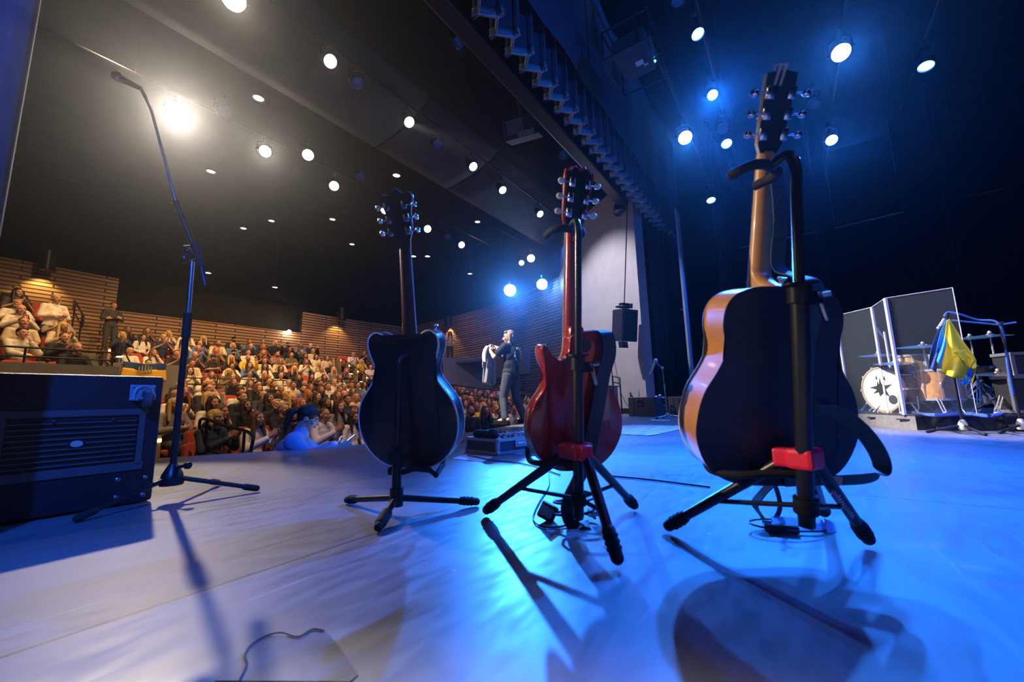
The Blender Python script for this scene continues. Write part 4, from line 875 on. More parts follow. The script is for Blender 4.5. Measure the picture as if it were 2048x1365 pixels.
m = MB(); m.cyl((-.018, 0, .56), (-.021, 0, .66), .016, n=10); m.ell((-.03, 0, .98), .028); m.build('clutch', chrome, sm)
m = MB(); m.tube(spline([(-.03, 0, .98), (-.08, 0, 1.02), (-.14, 0, 1.08)], 4), .008, 8); m.build('boom', steel, sm)
mc = empty('microphone', 'silver microphone tilted on the short stand between the monitors', 'microphone', q+V((-.16, 0, 1.1))); d = V((-.45, -.1, -.9)).normalized()
m = MB(); m.cyl(d*.28, -d*.0, .018, .03, 14); m.build('body', steel, mc); m = MB(); m.ell(-d*.03, .042); m.build('grille', chrome, mc)
# coiled chrome gear between the monitors
q = atz(1319, 831, 0); gp = empty('cable_rack', 'glinting cable bundle and connectors stacked between the two stage monitors', 'cable bundle', q)
for k in range(5): m = MB(); m.tube([V((.10*cos(a)+.02*k, .08*sin(a), .05+.085*k+.01*sin(3*a))) for a in [i*2*pi/14 for i in range(14)]], .02, 6, closed=True); m.build('coil', cab if k % 2 else mat('blue_cable', (.05, .12, .4), .3), gp)
for k, (x, z) in enumerate(((-.06, .42), (.02, .45), (.08, .40), (-.05, .06), (.09, .07), (-.08, .28), (-.03, .2))): m = MB(); m.ell((x, -.08, z), (.035, .03, .028)); m.build('connector', chrome, gp)
# railing, box and thin stand at the white wall
q = W(10.0, .55, 0); bx_ = empty('equipment_box', 'blue grey equipment box standing against the white wall', 'box', q, (0, 0, TH)); m = MB(); m.box((0, .25, .36), (.5, .5, .7), bev=.01); m.build('body', mat('box_blue', (.10, .14, .22), .6), bx_, smooth=False); m = MB(); m.box((0, .25, .72), (.54, .54, .03)); m.build('lid', black, bx_, smooth=False)
q = W(9.9, .35, 0); rl = empty('guard_rail', 'low black guard rail in front of the white wall', 'railing', q, (0, 0, TH)); 
for z in (.8, .95): m = MB(); m.cyl((-.5, 0, z), (.55, .2, z), .02, n=8); m.build('rail', blackm, rl)
for x, y in ((-.5, 0), (.55, .2)): m = MB(); m.cyl((x, y, 0), (x, y, .95), .02, n=8); m.build('rail_post', blackm, rl)
q = atT(1229, 800, .55); q.z = 0; ts = empty('microphone_stand', 'thin black straight stand with trailing cable before the white wall', 'microphone stand', q); m = MB(); m.cyl((0, 0, .02), (-.03, 0, 1.42), .012, n=8); m.build('post', blackm, ts); m = MB(); m.cyl((-.13, 0, 1.42), (.08, 0, 1.44), .01, n=8); m.build('crossbar', blackm, ts); m = MB(); m.lathe([(.16, 0), (.16, .02), (.03, .035), (.012, .04)], n=18); m.build('base', blackm, ts)
m = MB(); m.tube(spline([(.05, -.02, 1.43), (.09, -.02, 1.1), (.16, -.02, .6), (.3, -.02, .25), (.48, -.05, .05)], 5), .006, 6); m.build('cable', cab, ts)
# speaker hanging on the white wall
q = atT(1250, 648, .1); hs = empty('wall_speaker', 'black speaker hanging on a bracket in front of the white wall', 'speaker', q, (radians(8), 0, TH+radians(-28)))
m = MB(); m.prism([(-.26, -.18), (.26, -.18), (.2, .26), (-.2, .26)], -.45, .36, plane=lambda x, y, z: V((x, y, z))); m.build('cabinet', mat('speaker_black', (.014, .016, .022), .5), hs, smooth=False, bevel=.012)
m = MB(); m.box((0, -.19, -.02), (.47, .02, .74)); m.build('grille', mat('grille_black', (.02, .02, .022), .5), hs, smooth=False)
m = MB(); m.box((-.05, .05, .42), (.4, .08, .05)); m.box((.0, .05, .5), (.24, .14, .06)); m.box((.12, .05, .46), (.05, .3, .12)); m.build('bracket', blackm, hs, smooth=False)
m = MB(); m.prism([(-.3, -.24), (-.12, -.24), (-.12, -.1), (-.3, -.1)], -.62, -.47, plane=lambda x, y, z: V((x-.25*(z+.47), y, z))); m.build('horn_flare', mat('speaker_black', (.014, .016, .022), .5), hs, smooth=False)
m = MB(); m.cyl((0, .05, .5), (0, .05, 3.4), .014, n=6); m.build('hanger', blackm, hs)
# ---- drum riser, clear cage and kit
RZ = .164; r2 = atz(1835, 861, 0); r1 = atz(1722, 851, 0); ea = (r1-r2).normalized(); eb = V((.86, -.51, 0)).normalized()
ris = empty('drum_riser', 'low drum riser platform with dark glossy front and grey side', 'platform', r2)
c0, c1, c2, c3 = V((0, 0, 0)), ea*2.3, ea*2.3+eb*2.4, eb*2.4
m = MB(); m.prism([(p.x, p.y) for p in (c0, c3, c2, c1)], RZ-.02, RZ, plane=lambda x, y, z: V((x, y, z))); m.build('deck', mat('riser_top', (.05, .05, .06), .35, noise_s=8, noise_a=.3), ris, smooth=False)
def skirt(a, b, mt, nm):
    m = MB(); d = (b-a).normalized(); n2 = V((d.y, -d.x, 0)); m.prism([(p.x, p.y) for p in (a, b, b-n2*.02, a-n2*.02)], .0, RZ-.02, plane=lambda x, y, z: V((x, y, z))); m.build(nm, mt, ris, smooth=False)
skirt(c1, c0, mat('riser_grey', (.19, .185, .19), .75, noise_s=20, noise_a=.15), 'grey_skirt'); skirt(c0, c3, mat('riser_black', (.012, .013, .02), .15), 'front_skirt')
for p, d in ((c0+ea*.15, .14), (c0+ea*.62, .10)): m = MB(); m.box(p-ea.cross(V((0, 0, 1)))*0+V((-.012, 0, .105)), (.012, d, .014)); m.build('bracket', black, ris, smooth=False)
glass = mat('clear_acrylic', (.55, .68, .9), .06, spec=.5, alpha=.022); edge_m = mat('acrylic_edge', (.62, .64, .78), .25, spec=.6, alpha=.75); hinge = mat('hinge_strip', (.55, .55, .66), .3)
cage = empty('drum_shield', 'clear acrylic panel drum cage standing on the drum riser', 'drum shield', r2)
gp = [atz(1672, 632, 1.45), atz(1743, 615, 1.45), atz(1770, 597, 1.45), atz(1905, 576, 1.45)]
gp = [V((p.x, p.y, 0))-r2 for p in gp]
for k in range(3):
    a, b = gp[k], gp[k+1]; d = (b-a).normalized(); n2 = V((-d.y, d.x, 0))
    m = MB(); m.prism([(p.x, p.y) for p in (a+d*.006, b-d*.006, b-d*.006+n2*.008, a+d*.006+n2*.008)], RZ, 1.45, plane=lambda x, y, z: V((x, y, z))); m.build('panel', glass, cage, smooth=False)
    m = MB(); m.cyl(a+V((0, 0, 1.451)), b+V((0, 0, 1.451)), .004, n=6); m.build('panel_edge', edge_m, cage)
for k, q in enumerate(gp[1:]+[gp[0]]):
    w_ = (.022, .026, .006, .02)[k]
    m = MB(); m.box(q+V((0, 0, (RZ+1.45)/2)), (w_, w_, 1.45-RZ)); m.build('hinge_post', hinge if k != 2 else edge_m, cage, smooth=False)
q = gp[1]+V((.22, .12, 0)); m = MB(); m.box(q+V((0, 0, .66)), (.016, .016, 1.0)); m.build('rear_post', hinge, cage, smooth=False)
a, b = gp[0], gp[0]+V((.35, .6, 0)); d = (b-a).normalized(); n2 = V((-d.y, d.x, 0)); m = MB(); m.prism([(p.x, p.y) for p in (a, b, b+n2*.008, a+n2*.008)], RZ, 1.3, plane=lambda x, y, z: V((x, y, z))); m.build('panel', glass, cage, smooth=False)
# bass drum
hd = atY(1765, 786, 4.86); kick = empty('bass_drum', 'bass drum with white emblem head facing left behind the clear cage', 'drum', (hd.x, hd.y, RZ))
R_ = .262; cz_ = .275; shell_m = mat('drum_shell_wood', (.10, .065, .05), .35, coat=.4, noise_s=18, noise_a=.35); hoop = mat('drum_hoop', (.32, .24, .16), .35)
m = MB(); m.lathe([(R_-.004, 0), (R_-.004, .46)], (0, 0, cz_), (1, 0, 0), 40); m.build('shell', shell_m, kick)
for x in (0, .44): m = MB(); m.lathe([(R_-.008, -.012), (R_+.012, -.012), (R_+.012, .028), (R_-.008, .028)], (x, 0, cz_), (1, 0, 0), 40, ring=True); m.build('hoop', hoop, kick)
m = MB(); m.lathe([(0, .003), (R_-.012, .003), (R_-.010, .0), (R_-.012, -.004)], (-.004, 0, cz_), (-1, 0, 0), 40); m.build('drum_head', mat('drum_head_white', (.82, .83, .78), .5), kick)
em = mat('emblem_black', (.02, .02, .025), .5)
def emb(poly, nm='emblem'): 
    m = MB(); m.prism(poly, -.0095, -.0075, plane=lambda x, z, y: V((y, -x, z+cz_))); m.build(nm, em, kick, smooth=False)
emb([(-.16, .03), (-.05, .05), (-.035, .11), (-.02, .06), (.0, .15), (.015, .06), (.035, .12), (.045, .05), (.15, .06), (.06, .0), (.10, -.09), (.02, -.045), (-.03, -.08), (-.04, -.03), (-.12, -.05), (-.06, .0)])
emb([(-.055, .12), (-.04, .19), (-.03, .13)]); emb([(.05, .12), (.065, .17), (.075, .10)])
emb([(.13+.055*cos(a*pi/9), -.12+.055*sin(a*pi/9)) for a in range(18)], 'port_hole')
for k in range(10):
    a = 2*pi*k/10; m = MB(); c = V((0, cos(a)*(R_+.012), sin(a)*(R_+.012)+cz_)); m.box(c+V((.01, 0, 0)), (.05, .025, .025), Matrix.Rotation(a, 3, 'X')); m.cyl(c+V((.0, 0, 0)), c+V((.16, 0, 0)), .005, n=6); m.build('lug', chrome, kick)
for sy in (-1, 1): m = MB(); m.tube([(.12, sy*.2, cz_-.16), (.08, sy*.31, .012)], .009, 8); m.build('spur', chrome, kick)
def drum(label, px, Y, r, h, mt, legs=0):
    c = atY(*px, Y); e = empty('tom_drum', label, 'drum', (c.x, c.y, RZ), group='tom drums'); z = c.z-RZ
    m = MB(); m.lathe([(r, -h/2), (r, h/2)], (0, 0, z), (0, 0, 1), 28); m.build('shell', mt, e)
    for dz in (-h/2, h/2): m = MB(); m.lathe([(r-.004, -.012), (r+.008, -.012), (r+.008, .012), (r-.004, .012)], (0, 0, z+dz), n=28, ring=True); m.build('hoop', chrome, e)
    m = MB(); m.lathe([(0, .004), (r-.004, .002), (r-.004, -.002), (0, -.002)], (0, 0, z+h/2), n=28); m.build('drum_head', mat('drum_head_white', (.82, .83, .78), .5), e)
    for k in range(8):
        a = 2*pi*k/8; p = V((cos(a)*(r+.008), sin(a)*(r+.008), z)); m = MB(); m.box(p, (.02, .02, .045), rz(a), 0, .004); m.cyl(p+V((0, 0, -h/2)), p+V((0, 0, h/2)), .004, n=6); m.build('lug', chrome, e)
    for k in range(legs):
        a = 2*pi*k/legs+.4; m = MB(); m.tube([(cos(a)*(r+.02), sin(a)*(r+.02), z+.05), (cos(a)*(r+.02), sin(a)*(r+.02), .05), (cos(a)*(r+.05), sin(a)*(r+.05), .01)], .007, 8); m.build('leg', chrome, e)
    if not legs: m = MB(); m.tube([(0, 0, z-h/2), (0, 0, z-h/2-.05), (.05, .05, z-h/2-.12)], .012, 8); m.build('mount', chrome, e)
    return e
tomw = mat('tom_shell_gold', (.42, .31, .16), .3, coat=.4, noise_s=25, noise_a=.2)
drum('small golden rack tom above the bass drum', (1826, 729), 4.75, .125, .2, tomw)
drum('second rack tom partly hidden behind the hanging flag', (1888, 728), 4.75, .14, .21, tomw)
drum('floor tom with orange shell below the hanging flag', (1880, 770), 4.5, .18, .32, mat('tom_shell_orange', (.45, .22, .08), .3, noise_s=25, noise_a=.2), 3)
brass_c = mat('cymbal_bronze', (.55, .42, .22), .28, 1)
def cymbal_stand(label, px, Y, rad, foot_px=None, tilt=.12, two=None):
    c = atY(*px, Y); e = empty('cymbal_stand', label, 'cymbal stand', (c.x, c.y, RZ), group='cymbal stands of the drum kit'); z = c.z-RZ
    R = Matrix.Rotation(tilt, 3, 'X') @ Matrix.Rotation(-tilt*.6, 3, 'Y')
    m = MB(); tb = MB(); tb.lathe([(0, .022), (rad*.16, .018), (rad*.2, .008), (rad*.6, 0), (rad, -.012), (rad*.6, -.002), (rad*.2, .005), (0, .017)], n=32); m._merge(tb.bm, R, V((0, 0, z)), 0); m.build('cymbal', brass_c, e)
    m = MB(); m.cyl((0, 0, z-.05), (0, 0, z+.05), .006, n=8); m.lathe([(.014, .02), (.018, .03), (.012, .045), (0, .05)], (0, 0, z), n=10); m.lathe([(.025, -.03), (.02, -.012)], (0, 0, z), n=10); m.build('wing_nut', chrome, e)
    m = MB(); m.cyl((0, 0, .12), (0, 0, z*.6), .013, n=10); m.cyl((0, 0, z*.6), (0, 0, z-.03), .009, n=10)
    for zz in (z*.6, z*.35): m.cyl((0, 0, zz-.02), (0, 0, zz+.02), .02, n=10); m.cyl((0, 0, zz), (.04, 0, zz), .007, n=6)
    m.build('post', chrome, e)
    for k in range(3):
        a = 2*pi*k/3+rad*9; L = .30; q = V((cos(a)*L, sin(a)*L, .012)); n2 = V((-sin(a), cos(a), 0))*.012; hgt = min(.36, z*.5)
        m = MB()
        for s2 in (-1, 1): m.cyl(V((0, 0, hgt))+n2*s2, q+n2*s2, .006, n=6); m.cyl(V((0, 0, .12))+n2*s2, V((0, 0, hgt))+(q-V((0, 0, hgt)))*.55+n2*s2, .005, n=6)
        m.ell(q, (.02, .02, .014), n=8, m=6); m.build('leg', chrome, e)
    return e
for lab, px, Y, r in (('large ride cymbal on a stand left of the hanging flag', (1846, 692), 4.55, .23), ('low cymbal on a stand behind the cage seam', (1790, 726), 4.7, .2), ('crash cymbal on a stand at the cage left over the bass drum', (1756, 710), 5.15, .2), ('tall cymbal on a stand right of the hanging flag', (1980, 671), 4.3, .17), ('cymbal on a stand partly behind the hanging flag', (1940, 676), 4.75, .18), ('low hi hat cymbal on a stand at right of the kit', (1996, 747), 4.15, .17)):
    cymbal_stand(lab, px, Y, r)
c = atY(1968, 792, 4.45); th = empty('drum_throne', 'round black drum stool seat behind the flag', 'stool', (c.x, c.y, RZ)); m = MB(); m.lathe([(.0, .50), (.15, .50), (.17, .47), (.16, .42), (0, .42)], n=24); m.build('seat', black, th); m = MB(); m.cyl((0, 0, .08), (0, 0, .42), .016, n=8); m.build('post', chrome, th)
for k in range(3): a = 2*pi*k/3; m = MB(); m.cyl((0, 0, .3), (cos(a)*.26, sin(a)*.26, .012), .011, n=8); m.build('leg', chrome, th)
c = atY(1762, 668, 5.15); om = empty('microphone', 'silver overhead microphone inside the left of the cage', 'microphone', c); d = V((.4, -.1, -.9)).normalized(); m = MB(); m.cyl(-d*.1, d*.08, .016, n=10); m.build('body', steel, om); m = MB(); m.tube([-d*.1, V((.1, .35, .1)), V((.15, .4, RZ-c.z))], .006, 6); m.build('stand_rod', blackm, om)
# cables on the riser edge
for k, (y0, lab) in enumerate(((826, 'upper'), (829, 'lower'))):
    m = MB(); m.tube(spline([atz(1822+k*20, y0-1, RZ+.01), atz(1870, y0+3, RZ+.01), atz(1930, y0, RZ+.01), atz(1985, y0+4, RZ+.01), atz(2020, y0-8, RZ+.01)], 6), .011, 7); tag(m.build('cable', mat('blue_cable', (.05, .12, .4), .3)), '%s of two blue cables strewn along the drum riser edge' % lab, 'cable', 'cables on the riser')
# flight cases at the right edge
def flight(label, px, Y, sz):
    c = atY(*px, Y); e = empty('flight_case', label, 'flight case', (c.x, c.y, c.z), (0, 0, radians(-12)), 'flight cases by the drum kit'); w_, d_, h_ = sz
    m = MB(); m.box((w_/2, d_/2, h_/2), (w_, d_, h_)); m.build('case', mat('case_black', (.015, .015, .018), .45), e, smooth=False)
    m = MB()
    for z in (0, h_):
        m.box((w_/2, 0, z), (w_+.02, .03, .03)); m.box((0, d_/2, z), (.03, d_, .03)); m.box((w_, d_/2, z), (.03, d_, .03))
    for x in (0, w_): m.box((x, 0, h_/2), (.03, .03, h_))
    m.build('edging', alu, e, smooth=False)
    m = MB(); m.box((w_*.6, -.01, h_*.5), (.16, .02, .10), bev=.003); m.tube([(w_*.52, -.03, h_*.42), (w_*.52, -.04, h_*.5), (w_*.68, -.04, h_*.5), (w_*.68, -.03, h_*.42)], .008, 6); m.build('latch', chrome, e, smooth=False)
flight('upper flight case stacked beside the drum kit at right edge', (2030, 752), 4.0, (.7, .2, .22))
flight('lower flight case under another beside the drum kit', (2034, 824), 4.0, (.7, .2, .34))
# ---- flag on a boom stand, and a second stand
q = atz(1929, 867, 0); fs = empty('microphone_stand', 'black boom stand with blue cable carrying the blue and yellow flag', 'microphone stand', q)
tripod(fs, (0, 0, 0), [atz(1852, 864, .012)-q, atz(1972, 870, .012)-q, V((.1, .36, .012))], .075, .011, blackm)
m = MB(); m.lathe([(.03, .03), (.036, .05), (.034, .09), (.016, .13)], n=14); m.build('hub', mat('cream_hub', (.6, .56, .42), .4), fs)
tp = atY(1917, 762, q.y)-q
m = MB(); m.cyl((0, 0, .06), V((0, 0, .98)), .011, n=10); m.build('post', blackm, fs)
a1 = atY(1897, 632, q.y-.05)-q; a2 = atY(1920, 632, q.y-.02)-q
m = MB(); m.cyl(V((0, 0, .95)), V((0, 0, 1.02)), .018, n=10); m.tube([V((0, 0, 1.0)), a1+V((0, 0, .03))], .009, 8); m.build('boom', blackm, fs)
q2 = atz(2046, 866, 0); s2 = empty('microphone_stand', 'black boom stand cut by the right edge of the photo', 'microphone stand', q2)
tripod(s2, (0, 0, 0), [atz(1998, 866, .012)-q2, V((.3, -.2, .012)), V((.1, .36, .012))], .075, .011, blackm)
m = MB(); m.lathe([(.03, .03), (.036, .05), (.034, .09), (.016, .13)], n=14); m.build('hub', mat('cream_hub', (.6, .56, .42), .4), s2)
k1 = atY(2000, 650, q2.y)-q2
m = MB(); m.tube([V((0, 0, .06)), atY(2012, 700, q2.y)-q2, k1], .011, 10); m.build('post', blackm, s2)
m = MB(); m.ell(k1, .022); m.cyl(k1+V((-.02, 0, .01)), k1+V((.03, 0, .02)), .012); m.build('clutch', blackm, s2)
m = MB(); m.tube([atY(1903, 641, q2.y+.15)-q2, k1, atY(2032, 645, q2.y-.05)-q2], .009, 8); m.build('boom', steel, s2)
m = MB(); m.tube(spline([atY(1888, 634, q2.y+.2)-q2, atY(1896, 625, q2.y+.2)-q2, atY(1920, 629, q2.y+.15)-q2, atY(1955, 640, q2.y+.1)-q2, atY(1996, 646, q2.y)-q2, atY(2010, 690, q2.y)-q2, atY(2016, 735, q2.y)-q2, atY(2026, 790, q2.y)-q2], 6), .010, 8); m.build('cable', mat('blue_cable', (.05, .12, .4), .3), s2)
mc = atY(1884, 648, q2.y+.2); ma = empty('microphone', 'microphone hanging at the boom tip above the flag', 'microphone', mc); d = (atY(1879, 658, q2.y+.2)-mc).normalized(); m = MB(); m.cyl(-d*.06, d*.05, .014, .022, 12); m.build('body', mat('mic_grey', (.3, .3, .28), .4), ma); m = MB(); m.ell(d*.06, .027); m.build('grille', steel, ma)
# the flag: one cloth gathered at the top, blue and yellow halves, back fold painted a darker blue as shade
fg = empty('flag', 'blue and yellow flag draped from the microphone stand by the drums', 'flag', q)
def cloth(name, left, right, Y0, mt, folds, amp, ph=0, nu=20, nv=18):
    """px edges left/right (top to bottom); folds ripple in depth"""
    Ls = spline([(x, y, 0) for x, y in left], 5); Rs = spline([(x, y, 0) for x, y in right], 5)
    def fn(a, b):
        i = b*(len(Ls)-1); i0 = min(int(i), len(Ls)-2); l = Ls[i0].lerp(Ls[i0+1], i-i0); i = b*(len(Rs)-1); i0 = min(int(i), len(Rs)-2); r = Rs[i0].lerp(Rs[i0+1], i-i0)
        p = l.lerp(r, a); dpt = Y0+amp*b*sin(folds*2*pi*a+ph+b*1.5)+.02*b*sin(9*a+7*b)
        return atY(p.x, p.y, dpt)-q
    m = MB(); m.grid(fn, nu, nv); o = m.build(name, mt, fg, solid=.003, angle=80); return o
yel = mat('flag_yellow', (.80, .60, .02), .7, noise_s=60, noise_a=.06); blu = mat('flag_blue', (.02, .22, .62), .7, noise_s=60, noise_a=.06)
cloth('yellow_half', [(1894, 640), (1889, 680), (1885, 715), (1882, 747)], [(1899, 638), (1925, 680), (1952, 722), (1945, 768)], 3.62, yel, 1.2, .07, .5)
cloth('yellow_fold', [(1905, 705), (1915, 712), (1928, 722), (1935, 736)], [(1930, 700), (1942, 712), (1953, 722), (1942, 735)], 3.55, yel, .5, .02)
cloth('blue_half', [(1891, 642), (1881, 665), (1874, 695), (1870, 716)], [(1897, 639), (1893, 680), (1889, 710), (1882, 738)], 3.66, blu, .8, .05)
cloth('blue_back_fold', [(1880, 655), (1868, 680), (1860, 710), (1858, 735)], [(1892, 645), (1885, 680), (1878, 715), (1872, 745)], 3.72, mat('flag_blue_shaded', (.012, .04, .14), .7), .8, .04)
cloth('blue_lower_corner', [(1905, 753), (1915, 758), (1925, 768), (1928, 772)], [(1942, 735), (1944, 745), (1945, 755), (1944, 766)], 3.68, blu, .5, .02)
# ================================================================ people
def remeshed(mb, voxel, smooth=3, fac=.5):
    me = bpy.data.meshes.new('tmp'); bmesh.ops.recalc_face_normals(mb.bm, faces=mb.bm.faces[:]); mb.bm.to_mesh(me); mb.bm.free()
    o = bpy.data.objects.new('tmp', me); COL.objects.link(o)
    r = o.modifiers.new('r', 'REMESH'); r.mode = 'VOXEL'; r.voxel_size = voxel
    if smooth: s = o.modifiers.new('s', 'SMOOTH'); s.factor = fac; s.iterations = smooth
    dg = bpy.context.evaluated_depsgraph_get(); dg.update()
    out = bpy.data.meshes.new_from_object(o.evaluated_get(dg)); bpy.data.objects.remove(o); bpy.data.meshes.remove(me)
    out.polygons.foreach_set('use_smooth', [True]*len(out.polygons)); return out
def append_geo(me, mb):
    bm = bmesh.new(); bm.from_mesh(me); off = {v: bm.verts.new(v.co) for v in mb.bm.verts}
    for f in mb.bm.faces:
        try: g = bm.faces.new([off[v] for v in f.verts]); g.material_index = f.material_index; g.smooth = True
        except ValueError: pass
    mb.bm.free(); bm.to_mesh(me); bm.free(); return me
def frame(up, right):
    z = V(up).normalized(); x = V(right); x = (x-z*x.dot(z)).normalized(); y = z.cross(x)
    return Matrix((x, y, z)).transposed()
def hand(m, wr, d, n, s, curl=.5, sc=1.0, spread=.2):
    """palm, four bent fingers, thumb on the side s; n is the palm side"""
    wr, d, n, s = V(wr), V(d).normalized(), V(n), V(s); n = (n-d*n.dot(d)).normalized(); s = (s-d*s.dot(d)-n*s.dot(n)).normalized()
    R = Matrix((s, n, d)).transposed()
    m.ell(wr+d*.045*sc, (.042*sc, .017*sc, .055*sc), R, 12, 8); m.rcone(wr-d*.01, wr+d*.03*sc, .027*sc, .028*sc)
    for i, L in enumerate((.070, .079, .073, .056)):
        o = 1.5-i; b = wr+d*(.085-abs(o)*.004)*sc+s*o*.0205*sc; dd = (d+s*o*spread*.3).normalized()
        p = b
        for k in range(3):
            a = curl*(k+.6)*.62; q = p+(dd*cos(a)+n*sin(a))*L*sc*(.42, .32, .26)[k]; m.rcone(p, q, (.0098, .009, .0082)[k]*sc, (.009, .0082, .0072)[k]*sc, 8); p = q
    b = wr+d*.022*sc+s*.028*sc; q = b+(d*.55+s*.75+n*.25).normalized()*.042*sc; m.rcone(b, q, .0135*sc, .0108*sc, 8); m.rcone(q, q+(d*.85+s*.25+n*.35).normalized()*.034*sc, .0105*sc, .0085*sc, 8)
def head_prims(m, H, jaw=1.0):
    R = H.to_3x3(); T = lambda p: H @ V(p)
    m.ell(T((0, .012, .03)), (.075, .094, .084), R, 18, 12); m.ell(T((0, -.028, -.03)), (.058*jaw, .062, .075), R, 16, 10); m.ell(T((0, -.060, -.086)), (.030*jaw, .028, .024), R, 12, 8)
    m.rcone(T((0, -.088, .008)), T((0, -.110, -.024)), .0085, .0135, 10); m.ell(T((-.010, -.100, -.028)), .009); m.ell(T((.010, -.100, -.028)), .009)
    m.ell(T((0, -.070, .026)), (.050, .020, .010), R); 
    for sx in (-1, 1):
        m.ell(T((sx*.038, -.060, -.022)), (.024, .024, .020), R); m.ell(T((sx*.077, .012, -.008)), (.010, .019, .030), R, 10, 7)
    m.ell(T((0, -.083, -.052)), (.024, .014, .012), R)
def face_geo(H):
    R = H.to_3x3(); T = lambda p: H @ V(p); m = MB()
    for sx in (-1, 1):
        m.ell(T((sx*.030, -.0795, .004)), (.0145, .009, .0075), R, 10, 7, 1); m.ell(T((sx*.030, -.0865, .004)), (.0062, .004, .0062), R, 8, 6, 2)
        m.tube([T((sx*.014, -.0915, .021)), T((sx*.030, -.0905, .027)), T((sx*.047, -.077, .021))], .0036, 6, mi=2)
    m.tube([T((-.024, -.086, -.053)), T((-.010, -.096, -.049)), T((0, -.0955, -.051)), T((.010, -.096, -.049)), T((.024, -.086, -.053))], [.002, .0045, .004, .0045, .002], 6, mi=3)
    m.tube([T((-.019, -.087, -.056)), T((0, -.096, -.059)), T((.019, -.087, -.056))], [.002, .005, .002], 6, mi=3)
    return m
def skel(j):
    """fill in the right/left symmetric joints"""
    return {k: V(v) for k, v in j.items()}
def body_prims(m, j, H, g=1.0, hands=None, feet=True):
    up = j['neck']-j['pelvis']; R = frame(up, j['shR']-j['shL']); P, C, N = j['pelvis'], j['chest'], j['neck']
    m.ell(P, (.160*g, .112, .115), R, 16, 10); m.ell(P.lerp(C, .5), (.138*g, .100, .145), R, 16, 10); m.ell(C, (.158*g, .112, .155), R, 16, 10); m.ell(C.lerp(N, .45), (.150*g, .09, .09), R, 16, 10)
    m.rcone(j['shL'], j['shR'], .056, .056); m.rcone(N-up.normalized()*.03, H @ V((0, .015, -.05)), .060*(.6+.4*g), .052*(.7+.3*g))
    for s in 'LR':
        m.rcone(j['sh'+s], j['el'+s], .052*g, .040*g); m.rcone(j['el'+s], j['wr'+s], .041*g, .027*g)
        m.rcone(j['hip'+s], j['kn'+s], .088*(.5+.5*g), .058); m.rcone(j['kn'+s], j['an'+s], .058, .038); 
        if feet: m.rcone(j['an'+s], j['to'+s], .042, .034); m.rcone(j['an'+s]+V((0, 0, -.02)), j['an'+s]+(j['an'+s]-j['to'+s])*.35+V((0, 0, -.02)), .04, .034)
        d, n, sd, cu = hands[s]; hand(m, j['wr'+s], d, n, sd, cu)
def top_prims(m, j, g=1.0, sleeve=.6, e=.014, hem=.1, collar=True):
    up = j['neck']-j['pelvis']; R = frame(up, j['shR']-j['shL']); P, C, N = j['pelvis'], j['chest'], j['neck']; u = up.normalized()
    m.ell(P+u*.03, (.168*g+e, .118+e, .10+e), R, 16, 10); m.ell(P.lerp(C, .5), (.150*g+e, .110+e, .15+e), R, 16, 10); m.ell(C, (.160*g+e, .114+e, .155+e), R, 16, 10); m.ell(C.lerp(N, .45), (.150*g+e, .09+e, .085), R, 16, 10)
    m.rcone(j['shL'], j['shR'], .056+e, .056+e)
    if collar: m.rcone(N-u*.06, N-u*.0, .078, .066)
    for s in 'LR':
        if sleeve <= .5: m.rcone(j['sh'+s], j['sh'+s].lerp(j['el'+s], sleeve*2), .054*g+e, .052*g+e*1.2)
        else:
            m.rcone(j['sh'+s], j['el'+s], .054*g+e, .044*g+e); m.rcone(j['el'+s], j['el'+s].lerp(j['wr'+s], (sleeve-.5)*1.9), .043*g+e, .033*g+e)
def trouser_prims(m, j, g=1.0, e=.013):
    R = frame(j['chest']-j['pelvis'], j['shR']-j['shL']); m.ell(j['pelvis'], (.165*g+e, .115+e, .10), R, 16, 10)
    for s in 'LR': m.rcone(j['hip'+s], j['kn'+s], .090*(.5+.5*g)+e, .060+e); m.rcone(j['kn'+s], j['an'+s].lerp(j['kn'+s], .06), .059+e, .046+e)
def shoe_prims(m, j):
    for s in 'LR':
        a, t = j['an'+s], j['to'+s]; f = (t-a); f.z = 0; f.normalize(); zz = V((0, 0, 1))
        b = V((a.x, a.y, t.z)); m.rcone(b-f*.05+zz*.006, t+f*.02, .046, .042); m.rcone(b-f*.04, b+zz*.07, .045, .05)
        R = Matrix((f.cross(zz), f, zz)).transposed(); m.box(b+f*((t-b).length*.5)-zz*.032, (.09, (t-b).length+.16, .025), R, 0, .008)
